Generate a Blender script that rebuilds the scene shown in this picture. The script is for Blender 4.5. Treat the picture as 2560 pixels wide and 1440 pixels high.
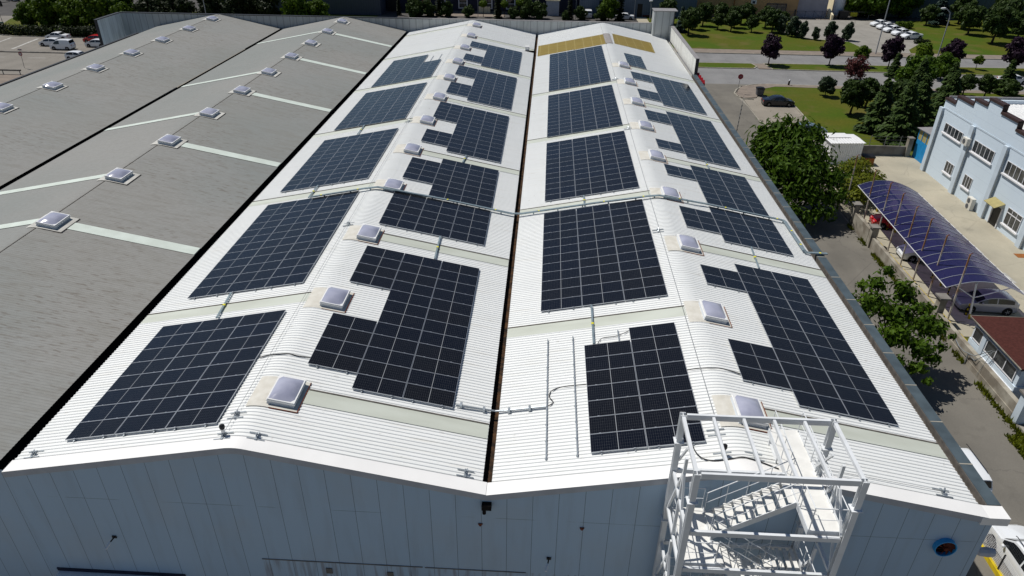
import bpy, math, random
from mathutils import Vector, Matrix
R = math.radians
random.seed(7)
for _o in list(bpy.data.objects):
    bpy.data.objects.remove(_o)
S = bpy.context.scene
COL = S.collection

# ---------------------------------------------------------------- camera
CX, CY, CZ = 20.8715, -15.3367, 29.5055
YAW, PIT, ROL = -0.0465, 0.5334, 0.0123
cam_d = bpy.data.cameras.new('camera')
cam_d.sensor_width = 36.0
cam_d.lens = 1753.3 / 2560 * 36
cam_d.clip_start = 0.1
cam_d.clip_end = 1500
cam = bpy.data.objects.new('camera', cam_d)
COL.objects.link(cam)
_fw = Vector((math.sin(YAW) * math.cos(PIT), math.cos(YAW) * math.cos(PIT), -math.sin(PIT)))
_r = Vector((math.cos(YAW), -math.sin(YAW), 0))
_u = _r.cross(_fw)
_r2 = _r * math.cos(ROL) + _u * math.sin(ROL)
_u2 = -_r * math.sin(ROL) + _u * math.cos(ROL)
cam.matrix_world = Matrix(((_r2.x, _u2.x, -_fw.x, CX), (_r2.y, _u2.y, -_fw.y, CY), (_r2.z, _u2.z, -_fw.z, CZ), (0, 0, 0, 1)))
S.camera = cam

# ---------------------------------------------------------------- sky and sun
LDIR = Vector((0.50, -0.30, -1.0)).normalized()          # the way the sunlight travels
ELEV = math.asin(-LDIR.z)
W = bpy.data.worlds.new('World')
S.world = W
W.use_nodes = True
_nt = W.node_tree
_bg = _nt.nodes['Background']
_sky = _nt.nodes.new('ShaderNodeTexSky')
_sky.sky_type = 'NISHITA'
_sky.sun_disc = False
_sky.sun_elevation = ELEV
_sky.sun_rotation = math.atan2(-LDIR.x, -LDIR.y)
_sky.altitude = 100
_sky.air_density = 1.0
_sky.dust_density = 0.2
_sky.ozone_density = 4.0
_nt.links.new(_sky.outputs[0], _bg.inputs[0])
_bg.inputs[1].default_value = 0.05
sun_d = bpy.data.lights.new('sun', 'SUN')
sun_d.energy = 4.3
sun_d.angle = R(0.5)
sun_d.color = (1.0, 0.965, 0.91)
sun = bpy.data.objects.new('sun', sun_d)
COL.objects.link(sun)
sun.rotation_euler = LDIR.to_track_quat('-Z', 'Y').to_euler()
sun.location = (-60, 40, 90)
S.view_settings.view_transform = 'Standard'
S.view_settings.look = 'None'
S.view_settings.exposure = 0.0
S.view_settings.gamma = 1.0
S.view_settings.use_curve_mapping = False
S.cycles.max_bounces = 6
S.cycles.transparent_max_bounces = 12

# ---------------------------------------------------------------- materials
def srgb(r, g, b):
    f = lambda c: (c / 255 / 12.92) if c / 255 <= 0.04045 else ((c / 255 + 0.055) / 1.055) ** 2.4
    return (f(r), f(g), f(b))

def mat(name, col, rough=0.6, metal=0.0, var=0.0, scale=3.0, stretch=None, bump=0.0, bscale=40.0, col2=None, spec=None, detail=5.0, lo=0.35, hi=0.65):
    """Principled material; colour moves between two tones with world-space noise (stretch squeezes it)."""
    m = bpy.data.materials.new(name)
    m.use_nodes = True
    nt = m.node_tree
    p = nt.nodes['Principled BSDF']
    p.inputs['Roughness'].default_value = rough
    p.inputs['Metallic'].default_value = metal
    if spec is None:
        spec = .12 if rough >= .7 else .3
    if spec is not None:
        p.inputs['Specular IOR Level'].default_value = spec
    c = tuple(col) + (1,)
    if var or col2:
        c2 = tuple(col2) + (1,) if col2 else tuple(min(1, max(0, x * (1 - var))) for x in col) + (1,)
        geo = nt.nodes.new('ShaderNodeNewGeometry')
        mp = nt.nodes.new('ShaderNodeMapping')
        mp.inputs['Scale'].default_value = stretch or (1, 1, 1)
        nz = nt.nodes.new('ShaderNodeTexNoise')
        nz.inputs['Scale'].default_value = scale
        nz.inputs['Detail'].default_value = detail
        rp = nt.nodes.new('ShaderNodeValToRGB')
        rp.color_ramp.elements[0].position = lo
        rp.color_ramp.elements[1].position = hi
        rp.color_ramp.elements[0].color = c
        rp.color_ramp.elements[1].color = c2
        nt.links.new(geo.outputs['Position'], mp.inputs['Vector'])
        nt.links.new(mp.outputs[0], nz.inputs['Vector'])
        nt.links.new(nz.outputs['Fac'], rp.inputs[0])
        nt.links.new(rp.outputs[0], p.inputs['Base Color'])
    else:
        p.inputs['Base Color'].default_value = c
    if bump:
        geo = nt.nodes.new('ShaderNodeNewGeometry')
        nz = nt.nodes.new('ShaderNodeTexNoise')
        nz.inputs['Scale'].default_value = bscale
        nz.inputs['Detail'].default_value = 4
        bp = nt.nodes.new('ShaderNodeBump')
        bp.inputs['Strength'].default_value = bump
        bp.inputs['Distance'].default_value = 0.05
        nt.links.new(geo.outputs['Position'], nz.inputs['Vector'])
        nt.links.new(nz.outputs['Fac'], bp.inputs['Height'])
        nt.links.new(bp.outputs[0], p.inputs['Normal'])
    return m

def node(m, kind, **kw):
    n = m.node_tree.nodes.new(kind)
    for k, v in kw.items():
        setattr(n, k, v)
    return n

def mathn(m, op, a, b=None):
    n = m.node_tree.nodes.new('ShaderNodeMath')
    n.operation = op
    for i, v in enumerate((a, b)):
        if v is None:
            continue
        if isinstance(v, (int, float)):
            n.inputs[i].default_value = v
        else:
            m.node_tree.links.new(v, n.inputs[i])
    return n.outputs[0]

def mixc(m, fac, a, b):
    n = m.node_tree.nodes.new('ShaderNodeMix')
    n.data_type = 'RGBA'
    L = m.node_tree.links
    for i, v in ((0, fac), (6, a), (7, b)):
        if isinstance(v, (int, float)):
            n.inputs[i].default_value = v
        elif isinstance(v, tuple):
            n.inputs[i].default_value = v + (1,) if len(v) == 3 else v
        else:
            L.new(v, n.inputs[i])
    return n.outputs[2]

def noise(m, vec, scale, detail=4, stretch=None):
    L = m.node_tree.links
    if stretch:
        mp = node(m, 'ShaderNodeMapping')
        mp.inputs['Scale'].default_value = stretch
        L.new(vec, mp.inputs[0])
        vec = mp.outputs[0]
    n = node(m, 'ShaderNodeTexNoise')
    n.inputs['Scale'].default_value = scale
    n.inputs['Detail'].default_value = detail
    L.new(vec, n.inputs['Vector'])
    return n.outputs['Fac']

def ramp(m, v, a, b):
    n = node(m, 'ShaderNodeMapRange')
    n.inputs[1].default_value = a
    n.inputs[2].default_value = b
    m.node_tree.links.new(v, n.inputs[0])
    return n.outputs[0]

def base(m):
    return m.node_tree.nodes['Principled BSDF']

def leafmat(name, dark, light, trans=0.25):
    m = bpy.data.materials.new(name)
    m.use_nodes = True
    nt = m.node_tree
    p = base(m)
    geo = node(m, 'ShaderNodeNewGeometry')
    ob = node(m, 'ShaderNodeObjectInfo')
    big = noise(m, geo.outputs['Position'], 0.9, 2)
    f = mathn(m, 'ADD', mathn(m, 'MULTIPLY', geo.outputs['Random Per Island'], 0.65), mathn(m, 'MULTIPLY', ramp(m, big, 0.35, 0.65), 0.35))
    c = mixc(m, f, tuple(dark), tuple(light))
    nt.links.new(c, p.inputs['Base Color'])
    p.inputs['Roughness'].default_value = 0.55
    p.inputs['Specular IOR Level'].default_value = 0.12
    tr = node(m, 'ShaderNodeBsdfTranslucent')
    nt.links.new(c, tr.inputs[0])
    mx = node(m, 'ShaderNodeMixShader')
    mx.inputs[0].default_value = trans
    nt.links.new(p.outputs[0], mx.inputs[1])
    nt.links.new(tr.outputs[0], mx.inputs[2])
    nt.links.new(mx.outputs[0], nt.nodes['Material Output'].inputs[0])
    return m

M = {}
# --- white profiled roof sheets: faint dirt bands and pale laps
def white_roof():
    m = mat('white_roof_sheet', (0.8, 0.8, 0.79), 0.45)
    g = node(m, 'ShaderNodeNewGeometry')
    pos = g.outputs['Position']
    d1 = ramp(m, noise(m, pos, 0.35, 6, (0.5, 2.2, 1)), 0.42, 0.75)
    d2 = ramp(m, noise(m, pos, 1.2, 6, (0.35, 5.0, 1)), 0.55, 0.8)
    c = mixc(m, mathn(m, 'MULTIPLY', d1, 0.35), (0.745, 0.755, 0.74), (0.66, 0.675, 0.66))
    c = mixc(m, mathn(m, 'MULTIPLY', d2, 0.42), c, (0.58, 0.55, 0.47))
    sx = node(m, 'ShaderNodeSeparateXYZ')
    m.node_tree.links.new(pos, sx.inputs[0])
    lap = mathn(m, 'LESS_THAN', mathn(m, 'FRACT', mathn(m, 'DIVIDE', mathn(m, 'ADD', sx.outputs[1], .35), 1.0)), 0.03)
    c = mixc(m, mathn(m, 'MULTIPLY', lap, 0.22), c, (0.42, 0.42, 0.41))
    spot = ramp(m, noise(m, pos, 3.0, 3), 0.69, 0.74)
    c = mixc(m, mathn(m, 'MULTIPLY', spot, 0.35), c, (0.42, 0.40, 0.36))
    m.node_tree.links.new(c, base(m).inputs['Base Color'])
    return m
M['roof'] = white_roof()
M['white'] = mat('white_paint', (0.80, 0.80, 0.79), 0.4, var=0.08, scale=2)
M['trim'] = mat('white_trim_sheet', (0.82, 0.81, 0.79), 0.4, var=0.06, scale=0.8)
def grey_roof():
    m = mat('grey_roof_sheet', (0.3, 0.3, 0.3), 0.75)
    g = node(m, 'ShaderNodeNewGeometry')
    pos = g.outputs['Position']
    zone = ramp(m, noise(m, pos, 0.07, 4), 0.38, 0.62)
    streak = ramp(m, noise(m, pos, 1.0, 8, (0.5, 2.4, 1)), 0.47, 0.7)
    fleck = ramp(m, noise(m, pos, 3.4, 4, (0.42, 1.9, 1)), 0.56, 0.66)
    sx = node(m, 'ShaderNodeSeparateXYZ')
    m.node_tree.links.new(pos, sx.inputs[0])
    east = mathn(m, 'GREATER_THAN', mathn(m, 'FRACT', mathn(m, 'DIVIDE', mathn(m, 'ADD', sx.outputs[0], 191.4), 19.14)), .5)
    side = mathn(m, 'ADD', mathn(m, 'MULTIPLY', east, 0.75), 0.25)
    patch = mathn(m, 'MULTIPLY', ramp(m, noise(m, pos, 0.12, 5), 0.36, 0.60), side)
    c = mixc(m, zone, (0.235, 0.25, 0.24), (0.275, 0.275, 0.262))
    fine = ramp(m, noise(m, pos, 5.0, 8, (0.6, 1.8, 1)), 0.32, 0.68)
    c = mixc(m, mathn(m, 'MULTIPLY', fine, 0.35), c, (0.185, 0.18, 0.168))
    c = mixc(m, mathn(m, 'MULTIPLY', ramp(m, noise(m, pos, 0.09, 4), .4, .65), mathn(m, 'MULTIPLY', east, .22)), c, (0.25, 0.235, 0.205))
    c = mixc(m, mathn(m, 'MULTIPLY', mathn(m, 'MULTIPLY', streak, side), 0.34), c, (0.185, 0.175, 0.15))
    c = mixc(m, mathn(m, 'MULTIPLY', mathn(m, 'MULTIPLY', fleck, patch), 0.5), c, (0.115, 0.09, 0.07))
    m.node_tree.links.new(c, base(m).inputs['Base Color'])
    return m
M['groof'] = grey_roof()
M['strip'] = mat('fibreglass_strip', (0.53, 0.555, 0.49), 0.5, col2=(0.46, 0.48, 0.415), scale=0.6, stretch=(0.5, 2, 1))
M['gstrip'] = mat('pale_green_strip', (0.60, 0.66, 0.60), 0.5, col2=(0.53, 0.58, 0.52), scale=1.1)
M['flash'] = mat('skylight_flashing', (0.62, 0.60, 0.54), 0.6, col2=(0.54, 0.515, 0.45), scale=2.5)
M['rust'] = mat('rusty_edge', (0.22, 0.07, 0.04), 0.8, col2=(0.10, 0.04, 0.03), scale=6)
M['skyframe'] = mat('skylight_frame', (0.62, 0.66, 0.70), 0.35, var=0.1, scale=4)
def dome():
    m = mat('acrylic_dome', (0.36, 0.35, 0.42), 0.12, spec=0.6)
    g = node(m, 'ShaderNodeNewGeometry')
    d = ramp(m, noise(m, g.outputs['Position'], 1.3, 3), 0.35, 0.7)
    c = mixc(m, d, (0.40, 0.41, 0.50), (0.29, 0.30, 0.39))
    m.node_tree.links.new(c, base(m).inputs['Base Color'])
    return m
M['dome'] = dome()
M['wall'] = None
def wall_mat():
    """Factory-white sandwich panels: dark joints every metre, a cross joint, dirt near the joints."""
    m = mat('metal_wall_panel', (0.4, 0.44, 0.48), 0.5)
    g = node(m, 'ShaderNodeNewGeometry')
    sx = node(m, 'ShaderNodeSeparateXYZ')
    m.node_tree.links.new(g.outputs['Position'], sx.inputs[0])
    x, z = sx.outputs[0], sx.outputs[2]
    fx = mathn(m, 'FRACT', mathn(m, 'ADD', x, 100.12))
    joint = mathn(m, 'LESS_THAN', fx, 0.02)
    col = mathn(m, 'FLOOR', mathn(m, 'ADD', x, 100.12))
    wn = node(m, 'ShaderNodeTexWhiteNoise', noise_dimensions='1D')
    m.node_tree.links.new(col, wn.inputs['W'])
    tone = mathn(m, 'MULTIPLY', wn.outputs[0], 0.45)
    c = mixc(m, tone, (0.375, 0.50, 0.63), (0.335, 0.455, 0.58))
    dirt = ramp(m, noise(m, g.outputs['Position'], 0.8, 6, (2.5, 1, 0.35)), 0.5, 0.8)
    c = mixc(m, mathn(m, 'MULTIPLY', dirt, 0.4), c, (0.28, 0.34, 0.40))
    rib = ramp(m, mathn(m, 'SINE', mathn(m, 'MULTIPLY', x, 90.0)), -1, 1)
    c = mixc(m, mathn(m, 'MULTIPLY', rib, 0.05), c, (0.2, 0.22, 0.24))
    low = mathn(m, 'MULTIPLY', mathn(m, 'LESS_THAN', z, 4.56), mathn(m, 'GREATER_THAN', x, 9.6))
    drip = ramp(m, noise(m, g.outputs['Position'], 2.2, 6, (2.4, 1, 0.18)), 0.50, 0.68)
    c = mixc(m, mathn(m, 'MULTIPLY', mathn(m, 'MULTIPLY', low, drip), 0.6), c, (0.16, 0.13, 0.13))
    tide = ramp(m, noise(m, g.outputs['Position'], 0.35, 5), 0.45, 0.62)
    c = mixc(m, mathn(m, 'MULTIPLY', tide, 0.25), c, (0.40, 0.44, 0.47))
    hz = mathn(m, 'LESS_THAN', mathn(m, 'ABSOLUTE', mathn(m, 'SUBTRACT', z, 7.72)), 0.012)
    hseen = ramp(m, noise(m, g.outputs['Position'], 0.6, 3), 0.45, 0.55)
    c = mixc(m, mathn(m, 'MULTIPLY', mathn(m, 'MULTIPLY', hz, hseen), 0.6), c, (0.10, 0.11, 0.12))
    c = mixc(m, mathn(m, 'MULTIPLY', joint, 0.72), c, (0.06, 0.068, 0.08))
    m.node_tree.links.new(c, base(m).inputs['Base Color'])
    return m
M['wall'] = wall_mat()
def ribbed(name, a, b, pitch=0.25, axis=0, dirt=(0.2, 0.22, 0.2), amt=0.5):
    m = mat(name, a, 0.55)
    g = node(m, 'ShaderNodeNewGeometry')
    sx = node(m, 'ShaderNodeSeparateXYZ')
    m.node_tree.links.new(g.outputs['Position'], sx.inputs[0])
    f = mathn(m, 'FRACT', mathn(m, 'MULTIPLY', mathn(m, 'ADD', sx.outputs[axis], 200.0), 1 / pitch))
    l = mathn(m, 'LESS_THAN', f, 0.12)
    d = ramp(m, noise(m, g.outputs['Position'], 0.7, 6, (2, 2, 0.4)), 0.48, 0.75)
    c = mixc(m, mathn(m, 'MULTIPLY', d, amt), a, dirt)
    c = mixc(m, mathn(m, 'MULTIPLY', l, 0.6), c, b)
    m.node_tree.links.new(c, base(m).inputs['Base Color'])
    return m
M['parapet'] = ribbed('stained_parapet_sheet', (0.40, 0.42, 0.42), (0.16, 0.17, 0.17), 1.0, 0)
M['parapet_y'] = ribbed('stained_white_parapet', (0.66, 0.66, 0.62), (0.40, 0.40, 0.37), 1.0, 1, (0.33, 0.32, 0.29), 0.5)
M['cap'] = mat('dark_coping', (0.028, 0.03, 0.035), 0.5)
M['gcap'] = mat('grey_coping', (0.27, 0.26, 0.26), 0.6, var=0.2)
M['tealcap'] = mat('teal_grey_coping', (0.075, 0.10, 0.115), 0.45, var=0.3, scale=1.5)
M['gutter'] = mat('rusty_gutter', (0.085, 0.045, 0.022), 0.9, col2=(0.02, 0.015, 0.012), scale=3.0)
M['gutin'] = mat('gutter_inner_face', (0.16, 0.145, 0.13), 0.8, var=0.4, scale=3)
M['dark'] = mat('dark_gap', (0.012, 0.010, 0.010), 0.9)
M['black'] = mat('black_plastic', (0.012, 0.012, 0.014), 0.45)
M['tan_roof'] = None
def tan():
    m = mat('yellow_fibreglass', (0.30, 0.21, 0.05), 0.45)
    g = node(m, 'ShaderNodeNewGeometry')
    sx = node(m, 'ShaderNodeSeparateXYZ')
    m.node_tree.links.new(g.outputs['Position'], sx.inputs[0])
    f = mathn(m, 'FRACT', mathn(m, 'MULTIPLY', mathn(m, 'ADD', sx.outputs[0], 100.0), 1 / 1.14))
    l = mathn(m, 'LESS_THAN', f, 0.06)
    d = ramp(m, noise(m, g.outputs['Position'], 1.0, 4, (0.5, 3, 1)), 0.4, 0.7)
    c = mixc(m, d, (0.245, 0.175, 0.028), (0.19, 0.135, 0.018))
    c = mixc(m, mathn(m, 'MULTIPLY', l, 0.5), c, (0.45, 0.37, 0.16))
    m.node_tree.links.new(c, base(m).inputs['Base Color'])
    return m
M['tan_roof'] = tan()
M['steel'] = mat('galvanised_steel', (0.42, 0.46, 0.49), 0.42, 0.55, var=0.25, scale=8)
M['tray'] = mat('blue_grey_tray', (0.27, 0.34, 0.37), 0.4, 0.3, var=0.25, scale=6)
M['alu'] = mat('aluminium_frame', (0.50, 0.52, 0.55), 0.35, 0.6)
M['sticker'] = mat('yellow_sticker', (0.66, 0.60, 0.03), 0.5)
def panel():
    m = mat('solar_cell_glass', (0.006, 0.007, 0.016), 0.06, spec=0.42)
    uv = node(m, 'ShaderNodeUVMap')
    s = node(m, 'ShaderNodeSeparateXYZ')
    m.node_tree.links.new(uv.outputs[0], s.inputs[0])
    u, v = s.outputs[0], s.outputs[1]
    fu = mathn(m, 'FRACT', mathn(m, 'MULTIPLY', u, 24.0))
    fv = mathn(m, 'FRACT', mathn(m, 'MULTIPLY', v, 6.0))
    line = mathn(m, 'MAXIMUM', mathn(m, 'LESS_THAN', fu, 0.05), mathn(m, 'LESS_THAN', fv, 0.03))
    mid = mathn(m, 'LESS_THAN', mathn(m, 'ABSOLUTE', mathn(m, 'SUBTRACT', u, 0.5)), 0.0055)
    ob = node(m, 'ShaderNodeObjectInfo')
    c = mixc(m, ob.outputs['Random'], (0.003, 0.004, 0.008), (0.005, 0.005, 0.006))
    c = mixc(m, mathn(m, 'MULTIPLY', line, 0.75), c, (0.10, 0.10, 0.10))
    c = mixc(m, mathn(m, 'MULTIPLY', mid, 0.8), c, (0.36, 0.37, 0.38))
    m.node_tree.links.new(c, base(m).inputs['Base Color'])
    g = node(m, 'ShaderNodeNewGeometry')
    dust = ramp(m, noise(m, g.outputs['Position'], 1.6, 5), 0.35, 0.75)
    m.node_tree.links.new(mathn(m, 'ADD', mathn(m, 'MULTIPLY', dust, 0.12), 0.06), base(m).inputs['Roughness'])
    return m
M['panel'] = panel()
M['cable'] = mat('black_cable', (0.02, 0.02, 0.02), 0.6)
M['wire'] = mat('steel_wire', (0.22, 0.22, 0.22), 0.5, 0.3)
M['gflash'] = mat('pale_flashing', (0.55, 0.54, 0.50), 0.7, var=.25, scale=2)
M['stair'] = mat('white_stair_steel', (0.70, 0.72, 0.735), 0.4, var=0.12, scale=1.5)
M['tread'] = mat('white_stair_plate', (0.76, 0.75, 0.71), 0.5, var=0.1, scale=3)
# ground
M['ground'] = mat('dusty_ground', (0.29, 0.27, 0.23), 0.9, col2=(0.22, 0.205, 0.175), scale=0.2)
def road_mat(name, a, b, crack=0.5):
    m = mat(name, a, 0.9, bump=0.25, bscale=18)
    g = node(m, 'ShaderNodeNewGeometry')
    pos = g.outputs['Position']
    d = ramp(m, noise(m, pos, 0.25, 7), 0.35, 0.68)
    c = mixc(m, d, tuple(a), tuple(b))
    st = ramp(m, noise(m, pos, 0.6, 6), 0.60, 0.74)
    c = mixc(m, mathn(m, 'MULTIPLY', st, 0.35), c, tuple(x * 0.5 for x in b))
    tr = ramp(m, noise(m, pos, 0.5, 3, (1.0, .08, 1)), 0.5, 0.7)
    c = mixc(m, mathn(m, 'MULTIPLY', tr, 0.22), c, tuple(x * 0.62 for x in b))
    d2 = ramp(m, noise(m, pos, 9.0, 3), 0.3, 0.7)
    c = mixc(m, mathn(m, 'MULTIPLY', d2, 0.22), c, tuple(x * 0.6 for x in a))
    vo = node(m, 'ShaderNodeTexVoronoi', feature='DISTANCE_TO_EDGE')
    vo.inputs['Scale'].default_value = 0.16
    wob = noise(m, pos, 1.5, 3)
    va = node(m, 'ShaderNodeVectorMath', operation='ADD')
    m.node_tree.links.new(pos, va.inputs[0])
    cmb = node(m, 'ShaderNodeCombineXYZ')
    m.node_tree.links.new(wob, cmb.inputs[0])
    m.node_tree.links.new(wob, cmb.inputs[1])
    m.node_tree.links.new(cmb.outputs[0], va.inputs[1])
    m.node_tree.links.new(va.outputs[0], vo.inputs['Vector'])
    k = mathn(m, 'LESS_THAN', vo.outputs['Distance'], 0.006)
    c = mixc(m, mathn(m, 'MULTIPLY', k, crack), c, (0.08, 0.075, 0.07))
    m.node_tree.links.new(c, base(m).inputs['Base Color'])
    return m
M['asphalt'] = road_mat('worn_asphalt', (0.185, 0.172, 0.148), (0.14, 0.131, 0.115), 0.3)
M['avenue'] = road_mat('pale_avenue_asphalt', (0.235, 0.232, 0.23), (0.19, 0.188, 0.188), 0.25)
M['avenue_l'] = road_mat('brownish_avenue_asphalt', (0.24, 0.222, 0.195), (0.20, 0.185, 0.162), 0.2)
M['yard'] = road_mat('beige_concrete', (0.43, 0.39, 0.30), (0.33, 0.305, 0.24), 0.12)
M['lot'] = road_mat('tan_paving', (0.30, 0.27, 0.225), (0.24, 0.215, 0.18), 0.3)
M['lot2'] = road_mat('pale_forecourt_paving', (0.30, 0.285, 0.255), (0.25, 0.235, 0.21), 0.3)
M['pave'] = mat('pink_tan_paving', (0.24, 0.20, 0.165), 0.9, col2=(0.19, 0.16, 0.135), scale=0.9)
M['kerb'] = mat('kerb_stone', (0.36, 0.335, 0.28), 0.9, var=0.3, scale=1.2)
M['grass'] = None
def grass():
    m = mat('mown_grass', (0.06, 0.09, 0.015), 0.9)
    g = node(m, 'ShaderNodeNewGeometry')
    pos = g.outputs['Position']
    a = ramp(m, noise(m, pos, 0.10, 7), 0.40, 0.60)
    b = ramp(m, noise(m, pos, 3.5, 5), 0.3, 0.7)
    c = mixc(m, a, (0.058, 0.098, 0.006), (0.092, 0.094, 0.010))
    c = mixc(m, mathn(m, 'MULTIPLY', b, 0.45), c, (0.036, 0.058, 0.004))
    e = ramp(m, noise(m, pos, 0.22, 6), 0.53, 0.68)
    c = mixc(m, mathn(m, 'MULTIPLY', e, 0.6), c, (0.12, 0.095, 0.03))
    m.node_tree.links.new(c, base(m).inputs['Base Color'])
    return m
M['grass'] = grass()
M['line'] = mat('road_line_white', (0.48, 0.47, 0.44), 0.9, var=0.35, scale=2)
M['yellow'] = mat('yellow_paint', (0.62, 0.46, 0.02), 0.7, var=0.25, scale=4)
M['conc'] = mat('grey_concrete', (0.22, 0.205, 0.185), 0.9, var=0.4, scale=1.0)
M['plaster'] = mat('weathered_plaster', (0.36, 0.335, 0.28), 0.9, col2=(0.20, 0.175, 0.14), scale=1.1)
M['blue_wall'] = None
def blue_wall():
    m = mat('pale_blue_render', (0.52, 0.57, 0.66), 0.8)
    g = node(m, 'ShaderNodeNewGeometry')
    pos = g.outputs['Position']
    sx = node(m, 'ShaderNodeSeparateXYZ')
    m.node_tree.links.new(pos, sx.inputs[0])
    d = ramp(m, noise(m, pos, 0.5, 6, (1, 1, 0.6)), 0.4, 0.75)
    c = mixc(m, mathn(m, 'MULTIPLY', d, 0.4), (0.60, 0.69, 0.765), (0.53, 0.615, 0.69))
    hz = mathn(m, 'LESS_THAN', mathn(m, 'FRACT', mathn(m, 'MULTIPLY', sx.outputs[2], 0.95)), 0.03)
    c = mixc(m, mathn(m, 'MULTIPLY', hz, 0.3), c, (0.33, 0.38, 0.46))
    m.node_tree.links.new(c, base(m).inputs['Base Color'])
    return m
M['blue_wall'] = blue_wall()
M['blue_pil'] = mat('pale_blue_pilaster', (0.55, 0.63, 0.70), 0.8, var=0.12, scale=0.8)
M['coping'] = mat('brown_coping', (0.05, 0.028, 0.026), 0.6, var=0.3)
M['glass'] = mat('dark_window_glass', (0.02, 0.024, 0.028), 0.05, spec=0.7, col2=(0.06, 0.065, 0.065), scale=1.6, lo=0.45, hi=0.6)
M['pvc'] = mat('white_window_frame', (0.72, 0.72, 0.73), 0.4)
M['bluegate'] = mat('bright_blue_sheet', (0.018, 0.25, 0.55), 0.5, var=0.2, scale=2)
M['polycarb'] = None
def polycarb():
    m = bpy.data.materials.new('purple_polycarbonate')
    m.use_nodes = True
    nt = m.node_tree
    p = base(m)
    p.inputs['Base Color'].default_value = (0.022, 0.022, 0.085, 1)
    p.inputs['Roughness'].default_value = 0.2
    p.inputs['Specular IOR Level'].default_value = 0.45
    t = node(m, 'ShaderNodeBsdfTransparent')
    t.inputs[0].default_value = (0.26, 0.21, 0.40, 1)
    x = node(m, 'ShaderNodeMixShader')
    x.inputs[0].default_value = 0.32
    nt.links.new(p.outputs[0], x.inputs[1])
    nt.links.new(t.outputs[0], x.inputs[2])
    nt.links.new(x.outputs[0], nt.nodes['Material Output'].inputs[0])
    return m
M['polycarb'] = polycarb()
M['polerust'] = None
def polerust():
    m = mat('rusty_white_pole', (0.6, 0.55, 0.48), 0.7)
    g = node(m, 'ShaderNodeNewGeometry')
    sx = node(m, 'ShaderNodeSeparateXYZ')
    m.node_tree.links.new(g.outputs['Position'], sx.inputs[0])
    n = noise(m, g.outputs['Position'], 1.1, 6, (1, 1, 0.8))
    f = mathn(m, 'ADD', n, mathn(m, 'MULTIPLY', mathn(m, 'SUBTRACT', sx.outputs[2], 3.6), 0.06))
    c = mixc(m, ramp(m, f, 0.42, 0.62), (0.62, 0.56, 0.48), (0.34, 0.17, 0.075))
    m.node_tree.links.new(c, base(m).inputs['Base Color'])
    return m
M['polerust'] = polerust()
M['brown_tile'] = mat('brown_felt_roof', (0.078, 0.026, 0.021), 0.9, var=0.3, scale=6, bump=0.2)
M['navy'] = mat('navy_trim', (0.02, 0.03, 0.055), 0.5)
M['bark'] = mat('tree_bark', (0.06, 0.045, 0.032), 0.9, var=0.4, scale=6)
M['rubber'] = mat('tyre_rubber', (0.012, 0.012, 0.012), 0.8)
M['rim'] = mat('alloy_rim', (0.30, 0.31, 0.32), 0.35, 0.6)
M['redlight'] = mat('red_lens', (0.35, 0.01, 0.012), 0.2)
M['headlight'] = mat('clear_lens', (0.55, 0.58, 0.60), 0.1)
M['carglass'] = mat('car_glass', (0.010, 0.012, 0.014), 0.04, spec=0.8)
def paint(name, c, metal=0.0):
    m = mat(name, c, 0.25, metal)
    base(m).inputs['Coat Weight'].default_value = 0.6
    base(m).inputs['Coat Roughness'].default_value = 0.05
    return m
M['car_white'] = paint('white_car_paint', (0.74, 0.76, 0.78))
M['car_black'] = paint('dark_blue_car_paint', (0.008, 0.011, 0.022))
M['car_red'] = paint('red_car_paint', (0.42, 0.012, 0.015))
M['car_silver'] = paint('silver_car_paint', (0.36, 0.37, 0.42), 0.35)
M['car_blue'] = paint('grey_blue_car_paint', (0.20, 0.27, 0.34), 0.2)
M['shed'] = ribbed('blue_grey_cladding', (0.115, 0.15, 0.20), (0.06, 0.08, 0.11), 0.5, 0, (0.08, 0.10, 0.13), 0.4)
M['shed_dark'] = ribbed('slate_cladding', (0.075, 0.085, 0.115), (0.045, 0.05, 0.07), 0.6, 0, (0.06, 0.065, 0.08), 0.4)
M['teal_shed'] = ribbed('dark_teal_cladding', (0.065, 0.10, 0.12), (0.04, 0.06, 0.075), 1.2, 0, (0.05, 0.07, 0.08), 0.4)
M['navy_wall'] = mat('navy_render', (0.035, 0.037, 0.06), 0.8, var=0.3, scale=0.7)
M['tan_wall'] = mat('tan_block_wall', (0.50, 0.31, 0.155), 0.85, var=0.15, scale=0.5)
M['lilac_wall'] = mat('lilac_grey_wall', (0.42, 0.40, 0.44), 0.8, var=0.12, scale=0.8)
M['cream_wall'] = ribbed('cream_cladding', (0.85, 0.74, 0.50), (0.5, 0.42, 0.26), 0.8, 0, (0.55, 0.48, 0.35), 0.4)
M['silo'] = mat('white_tank', (0.72, 0.76, 0.82), 0.3, var=0.1)
M['stucco'] = mat('off_white_cabinet', (0.55, 0.56, 0.60), 0.6, var=0.15)
M['orange'] = mat('orange_brown_paint', (0.30, 0.11, 0.03), 0.7, var=0.3)
M['shedwhite'] = mat('white_corrugated_sheet', (0.78, 0.78, 0.77), 0.4, var=0.08)
M['fanblue'] = mat('blue_fan_ring', (0.03, 0.30, 0.62), 0.4)
M['fanred'] = mat('rust_fan_blade', (0.10, 0.025, 0.015), 0.7)
M['signred'] = mat('red_sign_face', (0.30, 0.008, 0.015), 0.4)
M['stopred'] = mat('stop_sign_red', (0.33, 0.015, 0.03), 0.5)
M['pole'] = mat('grey_lamp_pole', (0.35, 0.36, 0.38), 0.5, 0.2)
M['bin'] = mat('grey_bin_plastic', (0.10, 0.105, 0.115), 0.6, var=0.2)
M['ac'] = mat('cream_ac_casing', (0.62, 0.60, 0.54), 0.5)
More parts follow.
